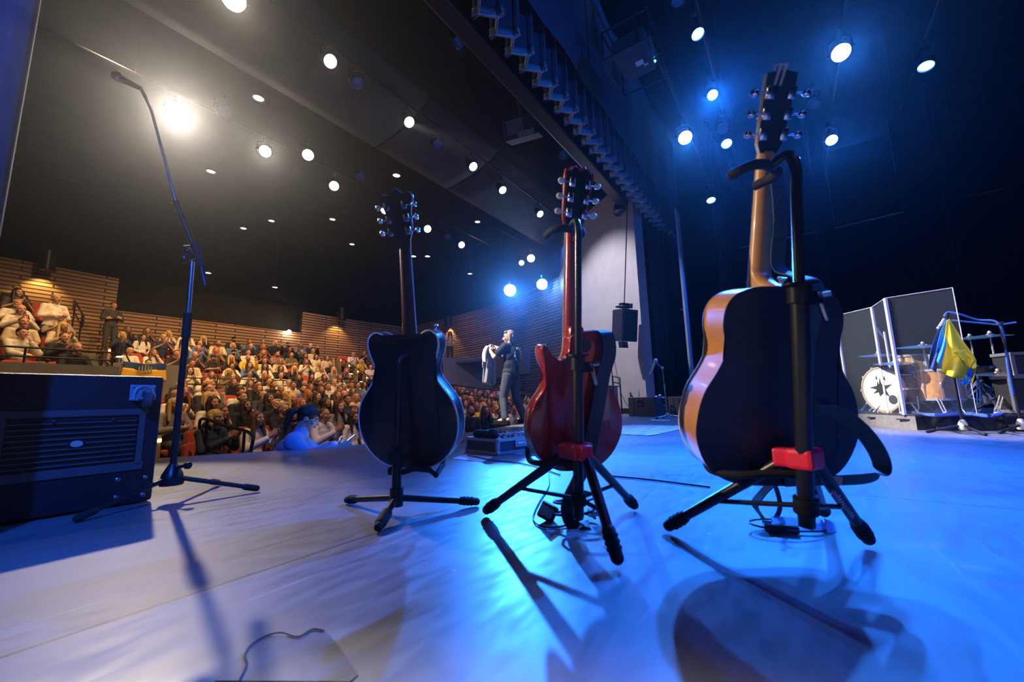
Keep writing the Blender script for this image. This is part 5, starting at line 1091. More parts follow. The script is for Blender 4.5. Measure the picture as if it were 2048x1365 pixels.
def hair_prims(m, H, kind):
    R = H.to_3x3(); T = lambda p: H @ V(p)
    if kind in ('short', 'crop'):
        k = 1.0 if kind == 'short' else .965
        m.ell(T((0, .026, .048)), (.082*k, .094*k, .078*k), R, 18, 12); m.ell(T((0, .055, .0)), (.070, .058, .062), R, 14, 9)
        if kind == 'short': m.ell(T((.02, -.040, .094)), (.055, .036, .024), R, 12, 8)
    elif kind == 'bob':
        m.ell(T((0, .026, .046)), (.090, .100, .084), R, 18, 12)
        for sx in (-1, 1): m.rcone(T((sx*.076, .01, .03)), T((sx*.082, .002, -.085)), .034, .030)
        m.rcone(T((0, .075, .02)), T((0, .07, -.085)), .060, .050); m.rcone(T((-.05, .06, .0)), T((-.055, .05, -.085)), .045, .036); m.rcone(T((.05, .06, .0)), T((.055, .05, -.085)), .045, .036)
    elif kind == 'long':
        m.ell(T((0, .026, .046)), (.090, .100, .084), R, 18, 12)
        for sx in (-1, 1): m.rcone(T((sx*.074, .0, .035)), T((sx*.086, -.012, -.12)), .034, .033); m.rcone(T((sx*.086, -.012, -.12)), T((sx*.098, -.045, -.27)), .034, .018)
        m.rcone(T((0, .078, .01)), T((0, .085, -.22)), .062, .06); m.rcone(T((-.055, .055, .0)), T((-.07, .06, -.24)), .046, .035); m.rcone(T((.055, .055, .0)), T((.07, .06, -.24)), .046, .035)
    elif kind == 'tail':
        m.ell(T((0, .022, .046)), (.082, .094, .078), R, 18, 12); m.ell(T((0, .055, .0)), (.070, .052, .06), R, 14, 9); m.ell(T((0, .118, .035)), .03); m.tube(spline([T((0, .115, .035)), T((0, .155, .0)), T((.01, .15, -.10)), T((.015, .13, -.20))], 5), [.026]*4+[.032]*4+[.030]*4+[.022]*2+[.012]*2, 10)
    elif kind == 'beard':
        m.ell(T((0, -.045, -.075)), (.056, .052, .042), R, 16, 10); m.rcone(T((-.02, -.098, -.042)), T((.02, -.098, -.042)), .008, .008)
        for sx in (-1, 1): m.rcone(T((sx*.058, -.012, -.03)), T((sx*.045, -.035, -.075)), .014, .024)
    elif kind == 'fringe':
        m.ell(T((0, .045, -.002)), (.081, .070, .042), R, 18, 10)
    elif kind == 'cap':
        m.ell(T((0, .012, .050)), (.083, .100, .072), R, 18, 12); m.ell(T((0, -.105, .060)), (.062, .055, .008), R, 14, 8)
# ---- materials
SKIN = [mat('skin_fair', (.62, .36, .25), .5, noise_s=18, noise_a=.08), mat('skin_light', (.54, .29, .19), .5, noise_s=18, noise_a=.08), mat('skin_tan', (.44, .23, .14), .5, noise_s=18, noise_a=.08), mat('skin_pink', (.62, .31, .24), .5, noise_s=18, noise_a=.08)]
EYEW = mat('eye_white', (.7, .68, .65), .25); EYED = mat('eye_dark', (.025, .016, .012), .3); LIPS = mat('lips', (.42, .13, .11), .45)
HAIRM = {k: mat(k+'_hair', c, .5, noise_s=70, noise_a=.35, bump=.5) for k, c in {'blond': (.55, .38, .16), 'brown': (.11, .055, .028), 'dark': (.022, .014, .011), 'grey': (.33, .31, .29), 'red': (.33, .095, .03), 'silver': (.52, .47, .42)}.items()}
CL = {'black': (.014, .014, .017), 'charcoal': (.05, .05, .055), 'white': (.72, .68, .60), 'cream': (.62, .52, .38), 'grey': (.22, .21, .21), 'navy': (.022, .035, .09), 'blue': (.09, .16, .34), 'red': (.42, .035, .025), 'yellow': (.66, .48, .06), 'olive': (.12, .11, .05), 'pink': (.60, .28, .28), 'orange': (.62, .19, .05)}
CLM = {k: mat(k+'_cloth', c, .8, noise_s=14, noise_a=.16, bump=.15) for k, c in CL.items()}
DENIM = mat('denim', (.045, .07, .13), .8, noise_s=60, noise_a=.3); TRM = [CLM['black'], DENIM, CLM['charcoal'], CLM['olive']]
SHOE = mat('shoe_leather', (.02, .018, .018), .35)
def mobj(name, me, mats, parent=None):
    o = bpy.data.objects.new(name, me); COL.objects.link(o)
    while len(me.materials) < len(mats): me.materials.append(None)
    for i, mt in enumerate(mats): o.material_slots[i].link = 'OBJECT'; o.material_slots[i].material = mt
    if parent: o.parent = parent
    return o
# ---- seated poses (origin on the floor under the seat, facing -y)
def seated(pose, g):
    sh = .178*g+.005
    j = dict(pelvis=(0, .13, .50), chest=(0, .155, .83), neck=(0, .125, 1.04), shL=(-sh, .14, .99), shR=(sh, .14, .99), hipL=(-.09, .10, .50), hipR=(.09, .10, .50), knL=(-.12, -.32, .53), knR=(.12, -.32, .53), anL=(-.12, -.36, .10), anR=(.12, -.36, .10), toL=(-.13, -.50, .045), toR=(.13, -.50, .045))
    hz = (0, .085, 1.19); tilt = 0
    if pose == 'lap': a = dict(elL=(-.25, .08, .74), elR=(.25, .08, .74), wrL=(-.09, -.13, .63), wrR=(.09, -.13, .63)); h = {'L': ((.5, -.8, -.1), (0, 0, -1), (.8, .5, 0), .45), 'R': ((-.5, -.8, -.1), (0, 0, -1), (-.8, .5, 0), .45)}
    elif pose == 'clap': a = dict(elL=(-.26, .0, .77), elR=(.26, .0, .77), wrL=(-.055, -.19, .92), wrR=(.055, -.19, .92)); h = {'L': ((.15, -.6, .75), (1, 0, 0), (0, .7, .7), .15), 'R': ((-.15, -.6, .75), (-1, 0, 0), (0, .7, .7), .15)}
    elif pose == 'crossed': a = dict(elL=(-.25, .0, .76), elR=(.25, .0, .76), wrL=(.07, -.09, .80), wrR=(-.07, -.05, .76)); h = {'L': ((.9, .25, .1), (0, 1, 0), (0, 0, 1), .4), 'R': ((-.9, .25, 0), (0, 1, 0), (0, 0, 1), .4)}
    elif pose == 'chin': a = dict(elL=(-.22, -.03, .76), elR=(.20, -.10, .77), wrL=(.06, -.12, .70), wrR=(.06, -.06, 1.01)); h = {'L': ((.8, -.3, 0), (0, 0, -1), (.2, .9, .3), .5), 'R': ((-.25, -.02, .9), (-.3, .9, 0), (0, -.4, .6), 1.2)}
    elif pose == 'raise': a = dict(elL=(-.25, .06, .75), elR=(.27, -.06, .82), wrL=(-.09, -.13, .65), wrR=(.19, -.16, 1.06)); h = {'L': ((.5, -.8, -.1), (0, 0, -1), (.8, .5, 0), .45), 'R': ((-.05, -.15, .95), (-.6, -.7, 0), (-.8, .4, .2), .25)}
    elif pose == 'lean':
        a = dict(elL=(-.24, -.12, .72), elR=(.24, -.12, .72), wrL=(-.06, -.36, .72), wrR=(.08, -.35, .74)); h = {'L': ((.7, -.7, .1), (0, 0, -1), (.7, .7, .2), .5), 'R': ((-.7, -.7, 0), (0, 0, -1), (-.7, .7, .2), .5)}
        j.update(chest=(0, .05, .82), neck=(0, -.03, 1.02), shL=(-sh, .0, .97), shR=(sh, .0, .97)); hz = (0, -.075, 1.165)
    j.update(a); return skel(j), h, V(hz)
LIB = {}
def seated_set(pose, sex):
    key = (pose, sex)
    if key in LIB: return LIB[key]
    g = 1.0 if sex == 'm' else .88
    j, h, hz = seated(pose, g); H = Matrix.Translation(hz) @ Matrix.Rotation(radians(-4), 4, 'X')
    m = MB(); body_prims(m, j, H, g, h, feet=True); head_prims(m, H, 1.0 if sex == 'm' else .92); me = append_geo(remeshed(m, .0095, 3), face_geo(H))
    d = {'body': me, 'H': H, 'j': j}
    for nm, sl in (('short', .42), ('long', .97)):
        m = MB(); top_prims(m, j, g, sl, .015 if nm == 'short' else .018); d['top_'+nm] = remeshed(m, .014, 4)
    m = MB(); trouser_prims(m, j, g); d['trousers'] = remeshed(m, .016, 3); m = MB(); shoe_prims(m, j); d['shoes'] = remeshed(m, .014, 2)
    for k in ('short', 'crop', 'bob', 'long', 'tail', 'beard', 'fringe', 'cap'):
        m = MB(); hair_prims(m, H, k); d[k] = remeshed(m, .0095, 2)
    LIB[key] = d; return d
ORD = 'first second third fourth fifth sixth seventh eighth ninth tenth eleventh twelfth thirteenth fourteenth fifteenth sixteenth seventeenth eighteenth nineteenth twentieth twenty-first twenty-second twenty-third twenty-fourth'.split()
POSES = ['lap', 'clap', 'crossed', 'chin', 'clap', 'raise', 'lean', 'clap']
POSEW = {'lap': 'hands in lap', 'clap': 'clapping', 'crossed': 'arms crossed', 'chin': 'hand at chin', 'raise': 'one hand raised', 'lean': 'leaning forward'}
def seated_person(loc, ang, rng, label_place, group, look=None, shoes=False):
    look = look or {}
    sex = look.get('sex', rng.choice('mffmf')); pose = look.get('pose', rng.choice(POSES)); d = seated_set(pose, sex)
    hk = look.get('hair', rng.choice(['long', 'long', 'bob', 'long', 'tail'] if sex == 'f' else ['short', 'short', 'crop', 'crop', 'short', 'fringe', 'cap']))
    hc = look.get('hc', rng.choice(['blond', 'brown', 'dark', 'dark', 'brown', 'blond', 'red'] if sex == 'f' else ['dark', 'dark', 'brown', 'grey', 'brown', 'blond']))
    tc = look.get('top', rng.choice(['black']*10+['white']*7+['cream', 'cream', 'cream', 'grey', 'charcoal', 'charcoal', 'navy', 'navy', 'blue', 'red', 'yellow', 'olive'])); sl = look.get('sleeve', rng.choice(['short', 'long', 'long']))
    hw = {'long': 'long %s hair', 'bob': 'chin-length %s hair', 'tail': '%s ponytail', 'short': 'short %s hair', 'crop': 'cropped %s hair', 'fringe': 'balding %s hair', 'cap': 'black cap'}[hk]
    hw = hw % hc if '%s' in hw else hw
    o = mobj('person', d['body'], [rng.choice(SKIN), EYEW, EYED, LIPS]); o.location = loc; o.rotation_euler = (0, 0, ang); k = rng.uniform(.96, 1.05); o.scale = (k, k, k)
    tag(o, 'person, %s, %s top, %s' % (hw, tc, label_place), 'person', group)
    mobj('hair' if hk != 'cap' else 'cap', d[hk], [HAIRM[hc] if hk != 'cap' else CLM['black']], o)
    if look.get('beard', sex == 'm' and rng.random() < .35): mobj('beard', d['beard'], [HAIRM[hc]], o)
    mobj('top', d['top_'+sl], [CLM[tc]], o); mobj('trousers', d['trousers'], [rng.choice(TRM)], o)
    if shoes: mobj('shoes', d['shoes'], [SHOE], o)
    return o
# ---- the performer, standing at the stage edge with a pale shirt held up
ft = atz(1006, 850, 0); fR = atz(1042, 847, 0)
pc = (ft+fR)/2; hgt = 1.62/1.75
FA = radians(52)   # turn: faces left and away into the house
per_o = pc.copy(); per_o.z = 0
Fx = V((-.80, .60, 0)); Rt = V((Fx.y, -Fx.x, 0))   # facing, right hand side
def PL(r, f, z): return Rt*r+Fx*f+V((0, 0, z))
hR, hL = PL(.02, .42, 1.30), PL(-.10, .40, 1.30)
lo = ft-per_o; ro = fR-per_o
jp = skel(dict(pelvis=PL(0, 0, .84), chest=PL(0, -.02, 1.16), neck=PL(0, .0, 1.345), shL=PL(-.175, .0, 1.30), shR=PL(.175, .0, 1.30), elL=PL(-.24, .17, 1.13), elR=PL(.23, .18, 1.11), wrL=PL(-.10, .37, 1.27), wrR=PL(.02, .38, 1.27),
    hipL=PL(-.085, 0, .82), hipR=PL(.085, 0, .82), knL=(lo*.62+V((0, 0, .44))+Fx*.05), knR=(ro*.62+V((0, 0, .44))+Fx*.03), anL=lo+V((0, 0, .085))-Fx*.06, anR=ro+V((0, 0, .085))-Fx*.06, toL=lo+V((0, 0, .04))+Fx*.12, toR=ro+V((0, 0, .04))+Fx*.10))
Rm = frame((0, 0, 1), Rt); Hm = Matrix.Translation(PL(0, .03, 1.49)) @ Rm.to_4x4() @ Matrix.Rotation(pi, 4, 'Z') @ Matrix.Rotation(radians(4), 4, 'X')
# frame(): x=right, y=forward(z cross x); the head looks along its own -y
Hm = Matrix.Translation(PL(0, .03, 1.49)) @ Matrix(((-Rt.x, -Fx.x, 0), (-Rt.y, -Fx.y, 0), (0, 0, 1))).to_4x4() @ Matrix.Rotation(radians(38), 4, 'Z') @ Matrix.Rotation(radians(6), 4, 'X')
hp = {'L': (Fx*.3+V((0, 0, .9)), Rt, Fx*-.8, 1.0), 'R': (Fx*.3+V((0, 0, .9)), -Rt, Fx*-.8, 1.0)}
m = MB(); body_prims(m, jp, Hm, .95, hp); head_prims(m, Hm); me = append_geo(remeshed(m, .008, 3), face_geo(Hm))
per = mobj('person', me, [SKIN[0], EYEW, EYED, LIPS]); per.location = per_o; per.scale = (1.07,)*3; tag(per, 'person in black printed T-shirt standing on stage holding up a pale shirt', 'person')
m = MB(); hair_prims(m, Hm, 'short'); T_ = lambda p: Hm @ V(p)
for sx in (-1, 1): m.rcone(T_((sx*.072, .02, .03)), T_((sx*.078, .012, -.06)), .030, .024)
m.rcone(T_((0, .07, .02)), T_((0, .068, -.075)), .058, .044); m.rcone(T_((-.045, .058, 0)), T_((-.05, .05, -.07)), .04, .03); m.rcone(T_((.045, .058, 0)), T_((.05, .05, -.07)), .04, .03)
mobj('hair', remeshed(m, .007, 2), [mat('ash_hair', (.30, .22, .15), .5, noise_s=70, noise_a=.5, bump=.6)], per)
m = MB(); top_prims(m, jp, .97, .27, .018); m.rcone(jp['pelvis']+V((0, 0, .0)), jp['chest'], .15, .14); mobj('t_shirt', remeshed(m, .011, 3), [mat('tshirt_black', (.018, .02, .028), .8, noise_s=14, noise_a=.2, bump=.2)], per)
m = MB(); trouser_prims(m, jp, .95, .016); mobj('jeans', remeshed(m, .011, 3), [mat('jeans_dark', (.05, .06, .085), .75, noise_s=30, noise_a=.3, bump=.3)], per)
m = MB(); shoe_prims(m, jp); mobj('shoes', remeshed(m, .009, 2), [mat('shoe_gloss', (.015, .015, .017), .22)], per)
m = MB(); m.cyl(PL(-.10, .36, 1.245), PL(-.105, .35, 1.215), .034, n=14); mobj_w = m.build('wristband', mat('black_band', (.02, .02, .025), .6), per)
# ring of letters on the back of the T-shirt, a short line under it
ring_m = mat('print_white', (.8, .82, .84), .6)
def text_mesh(txt, size):
    c = bpy.data.curves.new('txt', 'FONT'); c.body = txt; c.size = size; c.align_x = 'CENTER'; c.align_y = 'CENTER'; c.extrude = .0015
    o = bpy.data.objects.new('txt', c); COL.objects.link(o); dg = bpy.context.evaluated_depsgraph_get(); dg.update()
    me = bpy.data.meshes.new_from_object(o.evaluated_get(dg)); bpy.data.objects.remove(o); bpy.data.curves.remove(c); return me
Bk = PL(0.015, -.152, 1.17); word = 'BITANE  DION '
pm = bmesh.new()
def put(txt, size, M4):
    me = text_mesh(txt, size); me.transform(M4); b2 = bmesh.new(); b2.from_mesh(me); t2 = bpy.data.meshes.new('t'); b2.to_mesh(t2); pm.from_mesh(t2); b2.free(); bpy.data.meshes.remove(me); bpy.data.meshes.remove(t2)
BR = Matrix((Rt, V((0, 0, 1)), -Fx)).transposed().to_4x4()
for i, ch in enumerate(word):
    if i == 7: me = bpy.data.meshes.new('shirt_print'); pm.to_mesh(me); pm.free(); me.materials.append(ring_m); o = bpy.data.objects.new('shirt_print', me); COL.objects.link(o); o.parent = per; pm = bmesh.new()
    if ch == ' ': continue
    a = pi*.62-2*pi*i/len(word); put(ch, .062, Matrix.Translation(Bk) @ BR @ Matrix.Translation((.088*cos(a), .115*sin(a), .0)) @ Matrix.Rotation(a-pi/2, 4, 'Z'))
me = bpy.data.meshes.new('shirt_print'); pm.to_mesh(me); pm.free(); me.materials.append(ring_m); o = bpy.data.objects.new('shirt_print', me); COL.objects.link(o); o.parent = per; pm = bmesh.new()
put('KIDS', .022, Matrix.Translation(Bk) @ BR @ Matrix.Translation((0, -.165, 0)))
me = bpy.data.meshes.new('shirt_print'); pm.to_mesh(me); pm.free(); me.materials.append(ring_m); o = bpy.data.objects.new('shirt_print', me); COL.objects.link(o); o.parent = per
# the pale shirt hanging from the hands
sh_o = empty('held_shirt', 'pale shirt held up by the performer, hanging with a price tag', 'shirt', per_o); sh_o.scale = (1.07,)*3
shirt_m = mat('shirt_pale', (.80, .76, .72), .8, noise_s=9, noise_a=.06)
def sfn(a, b):
    w_ = .17+.10*min(1, b*2.2)+.03*b; x = (a-.5)*2
    return PL(.02+x*w_*.55-.01, .44+.05*x*x*0+.035*sin(7*a+1)*b+.02*sin(15*a+2*b)+.03*b, 1.335-.62*b-.025*sin(9*a)*b+.02*(abs(x)*(1-b)))
m = MB(); m.grid(sfn, 26, 18); m.build('front', shirt_m, sh_o, solid=.006, angle=80)
m = MB(); m.grid(lambda a, b: PL(.02+(a-.5)*2*(.14+.10*b)*.55, .475+.02*sin(8*a+2)*b+.04*b, 1.335-.66*b), 18, 14); m.build('back', shirt_m, sh_o, solid=.006, angle=80)
ribbon('sleeve', [PL(.03, .40, 1.35), PL(.09, .28, 1.30), PL(.14, .15, 1.29), PL(.17, .09, 1.33), PL(.12, .08, 1.42)], .085, shirt_m, sh_o, th=.02, wdir=(0, 0, 1))
ribbon('sleeve', [PL(-.12, .42, 1.36), PL(-.17, .44, 1.28), PL(-.185, .45, 1.16), PL(-.17, .45, 1.08)], .07, shirt_m, sh_o, th=.02, wdir=Fx)
m = MB(); m.box(PL(-.205, .45, 1.03), (.05, .006, .11), Rm); m.build('price_tag', paper_w, sh_o, smooth=False)
# ---- the woman at the stage edge with a lit phone
wo = atY(578, 880, 4.15); wo.z = -1.10
Fw = V((.93, .37, 0)).normalized(); Rw = V((Fw.y, -Fw.x, 0))
def WL(r, f, z): return Rw*r+Fw*f+V((0, 0, z))
jw = skel(dict(pelvis=WL(0, -.10, .62), chest=WL(0, .0, .96), neck=WL(0, .10, 1.16), shL=WL(-.16, .055, 1.10), shR=WL(.16, .055, 1.10), elL=WL(-.20, .22, .95), elR=WL(.21, .20, .94), wrL=WL(-.07, .42, 1.02), wrR=WL(.10, .43, 1.0), hipL=WL(-.09, -.08, .6), hipR=WL(.09, -.08, .6), knL=WL(-.11, .34, .56), knR=WL(.11, .34, .56), anL=WL(-.11, .34, .1), anR=WL(.11, .34, .1), toL=WL(-.11, .48, .05), toR=WL(.11, .48, .05)))
Hw = Matrix.Translation(WL(.0, .155, 1.30)) @ Matrix(((-Rw.x, -Fw.x, 0), (-Rw.y, -Fw.y, 0), (0, 0, 1))).to_4x4() @ Matrix.Rotation(radians(24), 4, 'X')
hw_ = {'L': (Fw*.9+V((0, 0, .35)), Rw, V((0, 0, 1)), .8), 'R': (Fw*.9+V((0, 0, .35)), -Rw, V((0, 0, 1)), .8)}
m = MB(); body_prims(m, jw, Hw, .9, hw_); head_prims(m, Hw, .92); me = append_geo(remeshed(m, .008, 3), face_geo(Hw))
wm = mobj('person', me, [SKIN[0], EYEW, EYED, LIPS]); wm.location = wo; wm.scale = (1.07,)*3; tag(wm, 'person with dark ponytail and blue shirt looking at a phone at the stage edge', 'person')
m = MB(); hair_prims(m, Hw, 'tail'); m.ell(Hw @ V((0, .02, .045)), (.09, .10, .085), Hw.to_3x3(), 16, 10); mobj('hair', remeshed(m, .008, 2), [HAIRM['dark']], wm)
m = MB(); m.tube([Hw @ V((sx*.03, .128, .04)) for sx in (-1, 0, 1)], .008, 8); m.build('hair_clip', chrome, wm)
m = MB(); top_prims(m, jw, .95, .96, .026); m.rcone(jw['neck']-V((0, 0, .03)), jw['neck']+V((0, 0, .02)), .075, .068); mobj('shirt', remeshed(m, .011, 3), [mat('blue_shirt', (.20, .30, .52), .75, noise_s=7, noise_a=.12, bump=.35)], wm)
m = MB(); trouser_prims(m, jw, .95); mobj('trousers', remeshed(m, .015, 3), [CLM['black']], wm); m = MB(); shoe_prims(m, jw); mobj('shoes', remeshed(m, .014, 2), [SHOE], wm)
pq = wo+WL(.015, .53, 1.075)*1.07; ph = empty('phone', 'phone with bright white screen held by the person in blue shirt', 'phone', pq)
PR = Matrix((Rw, (V((0, 0, 1))*.62+Fw*.78), (V((0, 0, .78))-Fw*.62))).transposed()
m = MB(); m.box((0, 0, 0), (.075, .155, .009), PR, 0, .003); m.build('phone_body', black, ph, smooth=False)
m = MB(); m.box(PR @ V((0, 0, .0052)), (.068, .145, .001), PR); m.build('screen', lens_mat('phone_screen', (.85, .93, 1), 3.2), ph, smooth=False)
lamp('phone_glow', pq+PR @ V((0, 0, .03)), wo+WL(0, .2, 1.3), (.75, .88, 1), 1.3, 150, 1, .04)
# ================================================================ the audience and their seats
seat_red = mat('seat_red', (.40, .045, .02), .8, noise_s=30, noise_a=.2, sheen=.3); seat_shell = mat('seat_shell', (.03, .022, .02), .6); panel_wood = mat('end_panel_wood', (.34, .23, .14), .55, noise_s=5, noise_a=.15)
def seat_parts():
    m = MB(); tilt = Matrix.Rotation(radians(-12), 3, 'X')
    m.grid(lambda a, b: V(((a-.5)*.50*(1-.06*b), .255+.03*(1-((a-.5)*2)**2)+.10*b, .50+.42*b-.02*((a-.5)*2)**4*b)), 10, 8); back = m.build('backrest', seat_red, solid=.075, bevel=.015).data
    m = MB(); m.box((0, .0, .43), (.47, .46, .10), bev=.03); cush = m.build('seat_cushion', seat_red).data
    m = MB(); m.box((0, .14, .20), (.10, .20, .40), bev=.01); m.box((0, .1, .02), (.2, .3, .03)); base = m.build('pedestal', seat_shell, smooth=False).data
    m = MB(); m.box((-.27, .0, .62), (.055, .36, .035), bev=.01); m.box((-.27, .12, .32), (.04, .12, .60), bev=.006); arm = m.build('armrest', seat_shell, smooth=False).data
    ob = [o for o in list(COL.objects) if o.type == 'MESH' and o.data in (back, cush, base, arm)]
    for o in ob:
        if o.modifiers:
            dg = bpy.context.evaluated_depsgraph_get(); dg.update(); me = bpy.data.meshes.new_from_object(o.evaluated_get(dg))
            if o.data == back: back = me
        bpy.data.objects.remove(o)
    back.set_sharp_from_angle(angle=radians(50))
    return back, cush, base, arm
S_BACK, S_CUSH, S_BASE, S_ARM = seat_parts()
m = MB(); m.box((-.30, .02, .36), (.07, .42, .72), bev=.012); _o = m.build('end_panel', panel_wood, smooth=False); S_END = _o.data; bpy.data.objects.remove(_o)
m = MB(); m.box((-.30, -.2, .64), (.05, .012, .05)); _o = m.build('aisle_light', lens_mat('aisle_glow', (1, .72, .25), 7), smooth=False); S_LIT = _o.data; bpy.data.objects.remove(_o)
def child(name, me, par):
    o = bpy.data.objects.new(name, me); COL.objects.link(o); o.parent = par; return o
def seat(loc, ang, label, group, end=False):
    e = bpy.data.objects.new('theatre_seat', None); COL.objects.link(e); e.location = loc; e.rotation_euler = (0, 0, ang); e.empty_display_size = .1; tag(e, label, 'seat', group)
    child('backrest', S_BACK, e); child('seat_cushion', S_CUSH, e); child('pedestal', S_BASE, e); child('armrest', S_ARM, e)
    if end:
        child('end_panel', S_END, e); child('aisle_light', S_LIT, e)
    return e
def occluded(x, y):
    if x < -25 or x > 1100: return True
    if x < 322 and y > 760: return True
    if 722 < x < 905 and y > 700 and abs(x-815) < (95 if y > 770 else 72): return True
    if 1082 < x: return True
    return False
rng = random.Random(11)
# looks for people one can make out, keyed by photo place
SPECIAL = [((612, 836), dict(sex='m', hair='crop', hc='dark', beard=True, top='black', sleeve='short', pose='lap')), ((505, 806), dict(sex='f', hair='long', hc='dark', top='black', sleeve='long', pose='lap')), ((447, 800), dict(sex='f', hair='bob', hc='blond', top='charcoal', sleeve='long', pose='lap')),
    ((415, 792), dict(sex='f', hair='long', hc='blond', top='black', sleeve='long', pose='clap')), ((682, 845), dict(sex='f', hair='long', hc='brown', top='black', sleeve='short', pose='lap')), ((655, 805), dict(sex='f', hair='long', hc='dark', top='charcoal', sleeve='short', pose='crossed')),
    ((470, 785), dict(sex='m', hair='short', hc='dark', top='white', sleeve='long', pose='lean')), ((515, 785), dict(sex='m', hair='fringe', hc='grey', beard=True, top='navy', sleeve='short', pose='crossed')), ((565, 800), dict(sex='m', hair='short', hc='blond', top='black', sleeve='long', pose='lap')),
    ((710, 812), dict(sex='m', hair='short', hc='dark', top='navy', sleeve='long', pose='clap', beard=False)), ((690, 795), dict(sex='f', hair='long', hc='brown', top='white', sleeve='long', pose='clap')), ((600, 770), dict(sex='m', hair='short', hc='dark', top='blue', sleeve='long', pose='lean')),
    ((945, 835), dict(sex='m', hair='crop', hc='dark', beard=True, top='black', sleeve='long', pose='lap')), ((1000, 830), dict(sex='m', hair='crop', hc='dark', beard=False, top='black', sleeve='long', pose='lap')), ((968, 838), dict(sex='f', hair='long', hc='dark', top='black', pose='lap')), ((918, 812), dict(sex='m', hair='crop', hc='dark', beard=True, top='red', pose='crossed')),
    ((980, 800), dict(sex='f', hair='long', hc='brown', top='orange', pose='clap')), ((980, 786), dict(sex='m', hair='fringe', hc='grey', top='yellow', pose='clap')), ((935, 790), dict(sex='m', hair='fringe', hc='grey', top='charcoal', pose='crossed')),
    ((135, 690), dict(sex='m', hair='crop', hc='grey', beard=False, top='black', sleeve='long', pose='lean')), ((60, 672), dict(sex='m', hair='short', hc='dark', beard=False, top='white', sleeve='long', pose='chin')), ((115, 665), dict(sex='f', hair='long', hc='blond', top='cream', sleeve='long', pose='clap')), ((70, 650), dict(sex='m', hair='crop', hc='brown', beard=False, top='cream', sleeve='short', pose='lap'))]
used_sp = set()
FACE = W(5.9, .6)
def place_row(rowname, pts, group_p, group_s, first_end=False, fill=.94, shoes=False):
    i = 0; vis = []
    for (s, t, z) in pts:
        hp_ = W(s, t, z+1.15); q = proj(hp_)
        if q is None or occluded(q[0], q[1]-4): continue
        vis.append((q[0], s, t, z, q))
    vis.sort()
    for n_, (x, s, t, z, q) in enumerate(vis):
        loc = W(s, t, z); d = (FACE-loc); look_a = atan2(d.y, d.x)+pi/2
        base_a = TH; da = (look_a-base_a+pi) % (2*pi)-pi
        place = '%s in %s' % (ORD[n_], rowname) if n_ < len(ORD) else rowname
        seat(loc, base_a+da*.35, 'red theatre seat, %s from left' % place.replace(' in ', ' seat in '), group_s, end=(first_end and n_ == 0))
        best = None
        for k, (pp, lk) in enumerate(SPECIAL):
            if k in used_sp: continue
            dd = (pp[0]-q[0])**2+(pp[1]-q[1])**2
            if dd < 22**2 and (best is None or dd < best[0]): best = (dd, k, lk)
        if best: used_sp.add(best[1])
        if best is None and rng.random() > fill: continue
        fw = V((sin(base_a+da*.35), -cos(base_a+da*.35), 0))
        seated_person(loc+V((0, 0, rng.uniform(-.02, .03)))+SU*rng.uniform(-.03, .03)+fw*.02, base_a+da*rng.uniform(.35, .8)+rng.uniform(-.12, .12), rng, place, group_p, best[2] if best else None, shoes)
GP = 'audience members'; GS = 'red theatre seats'
# an extra front row lies closer where the stage edge runs straight
place_row('front row right of black guitar', [(5.6+.55*k, 2.55, -1.0) for k in range(8)], GP, GS, shoes=False)
for k, (t, z) in enumerate(ROWS_L):
    s0 = 2.3+(.28 if k % 2 else 0); n = int((14.2-s0)/.54)
    left = [(s0+.54*i, t, z) for i in range(n) if s0+.54*i < 4.9+(k*.62)+2]
    allp = [(s0+.54*i, t, z) for i in range(n)]
    L = []; Rr = []
    for p in allp:
        q = proj(W(p[0], p[1], p[2]+1.15))
        if q is None: continue
        (L if q[0] < 815 else Rr).append(p)
    place_row('%s lower row left of black guitar' % ORD[k], L, GP, GS, first_end=True, shoes=(k < 2))
    place_row('%s lower row right of black guitar' % ORD[k], Rr, GP, GS)
for k, (t, z) in enumerate(ROWS_U):
    place_row('%s upper row behind the rail' % ORD[k], [(3.2+(.27 if k % 2 else 0)+.54*i, t, z) for i in range(13)], GP, GS, first_end=True)
    if k > 1: place_row('%s upper row beyond right aisle' % ORD[k], [(11.7+.56*i, t, z) for i in range(4)], GP, GS, first_end=True, fill=.35)
for k, (t, z) in enumerate(ROWS_S):
    place_row('%s row of left side block' % ORD[k], [(1.45-.58*i+(.25 if k % 2 else 0)*0, t, z) for i in range(4)], GP, GS)
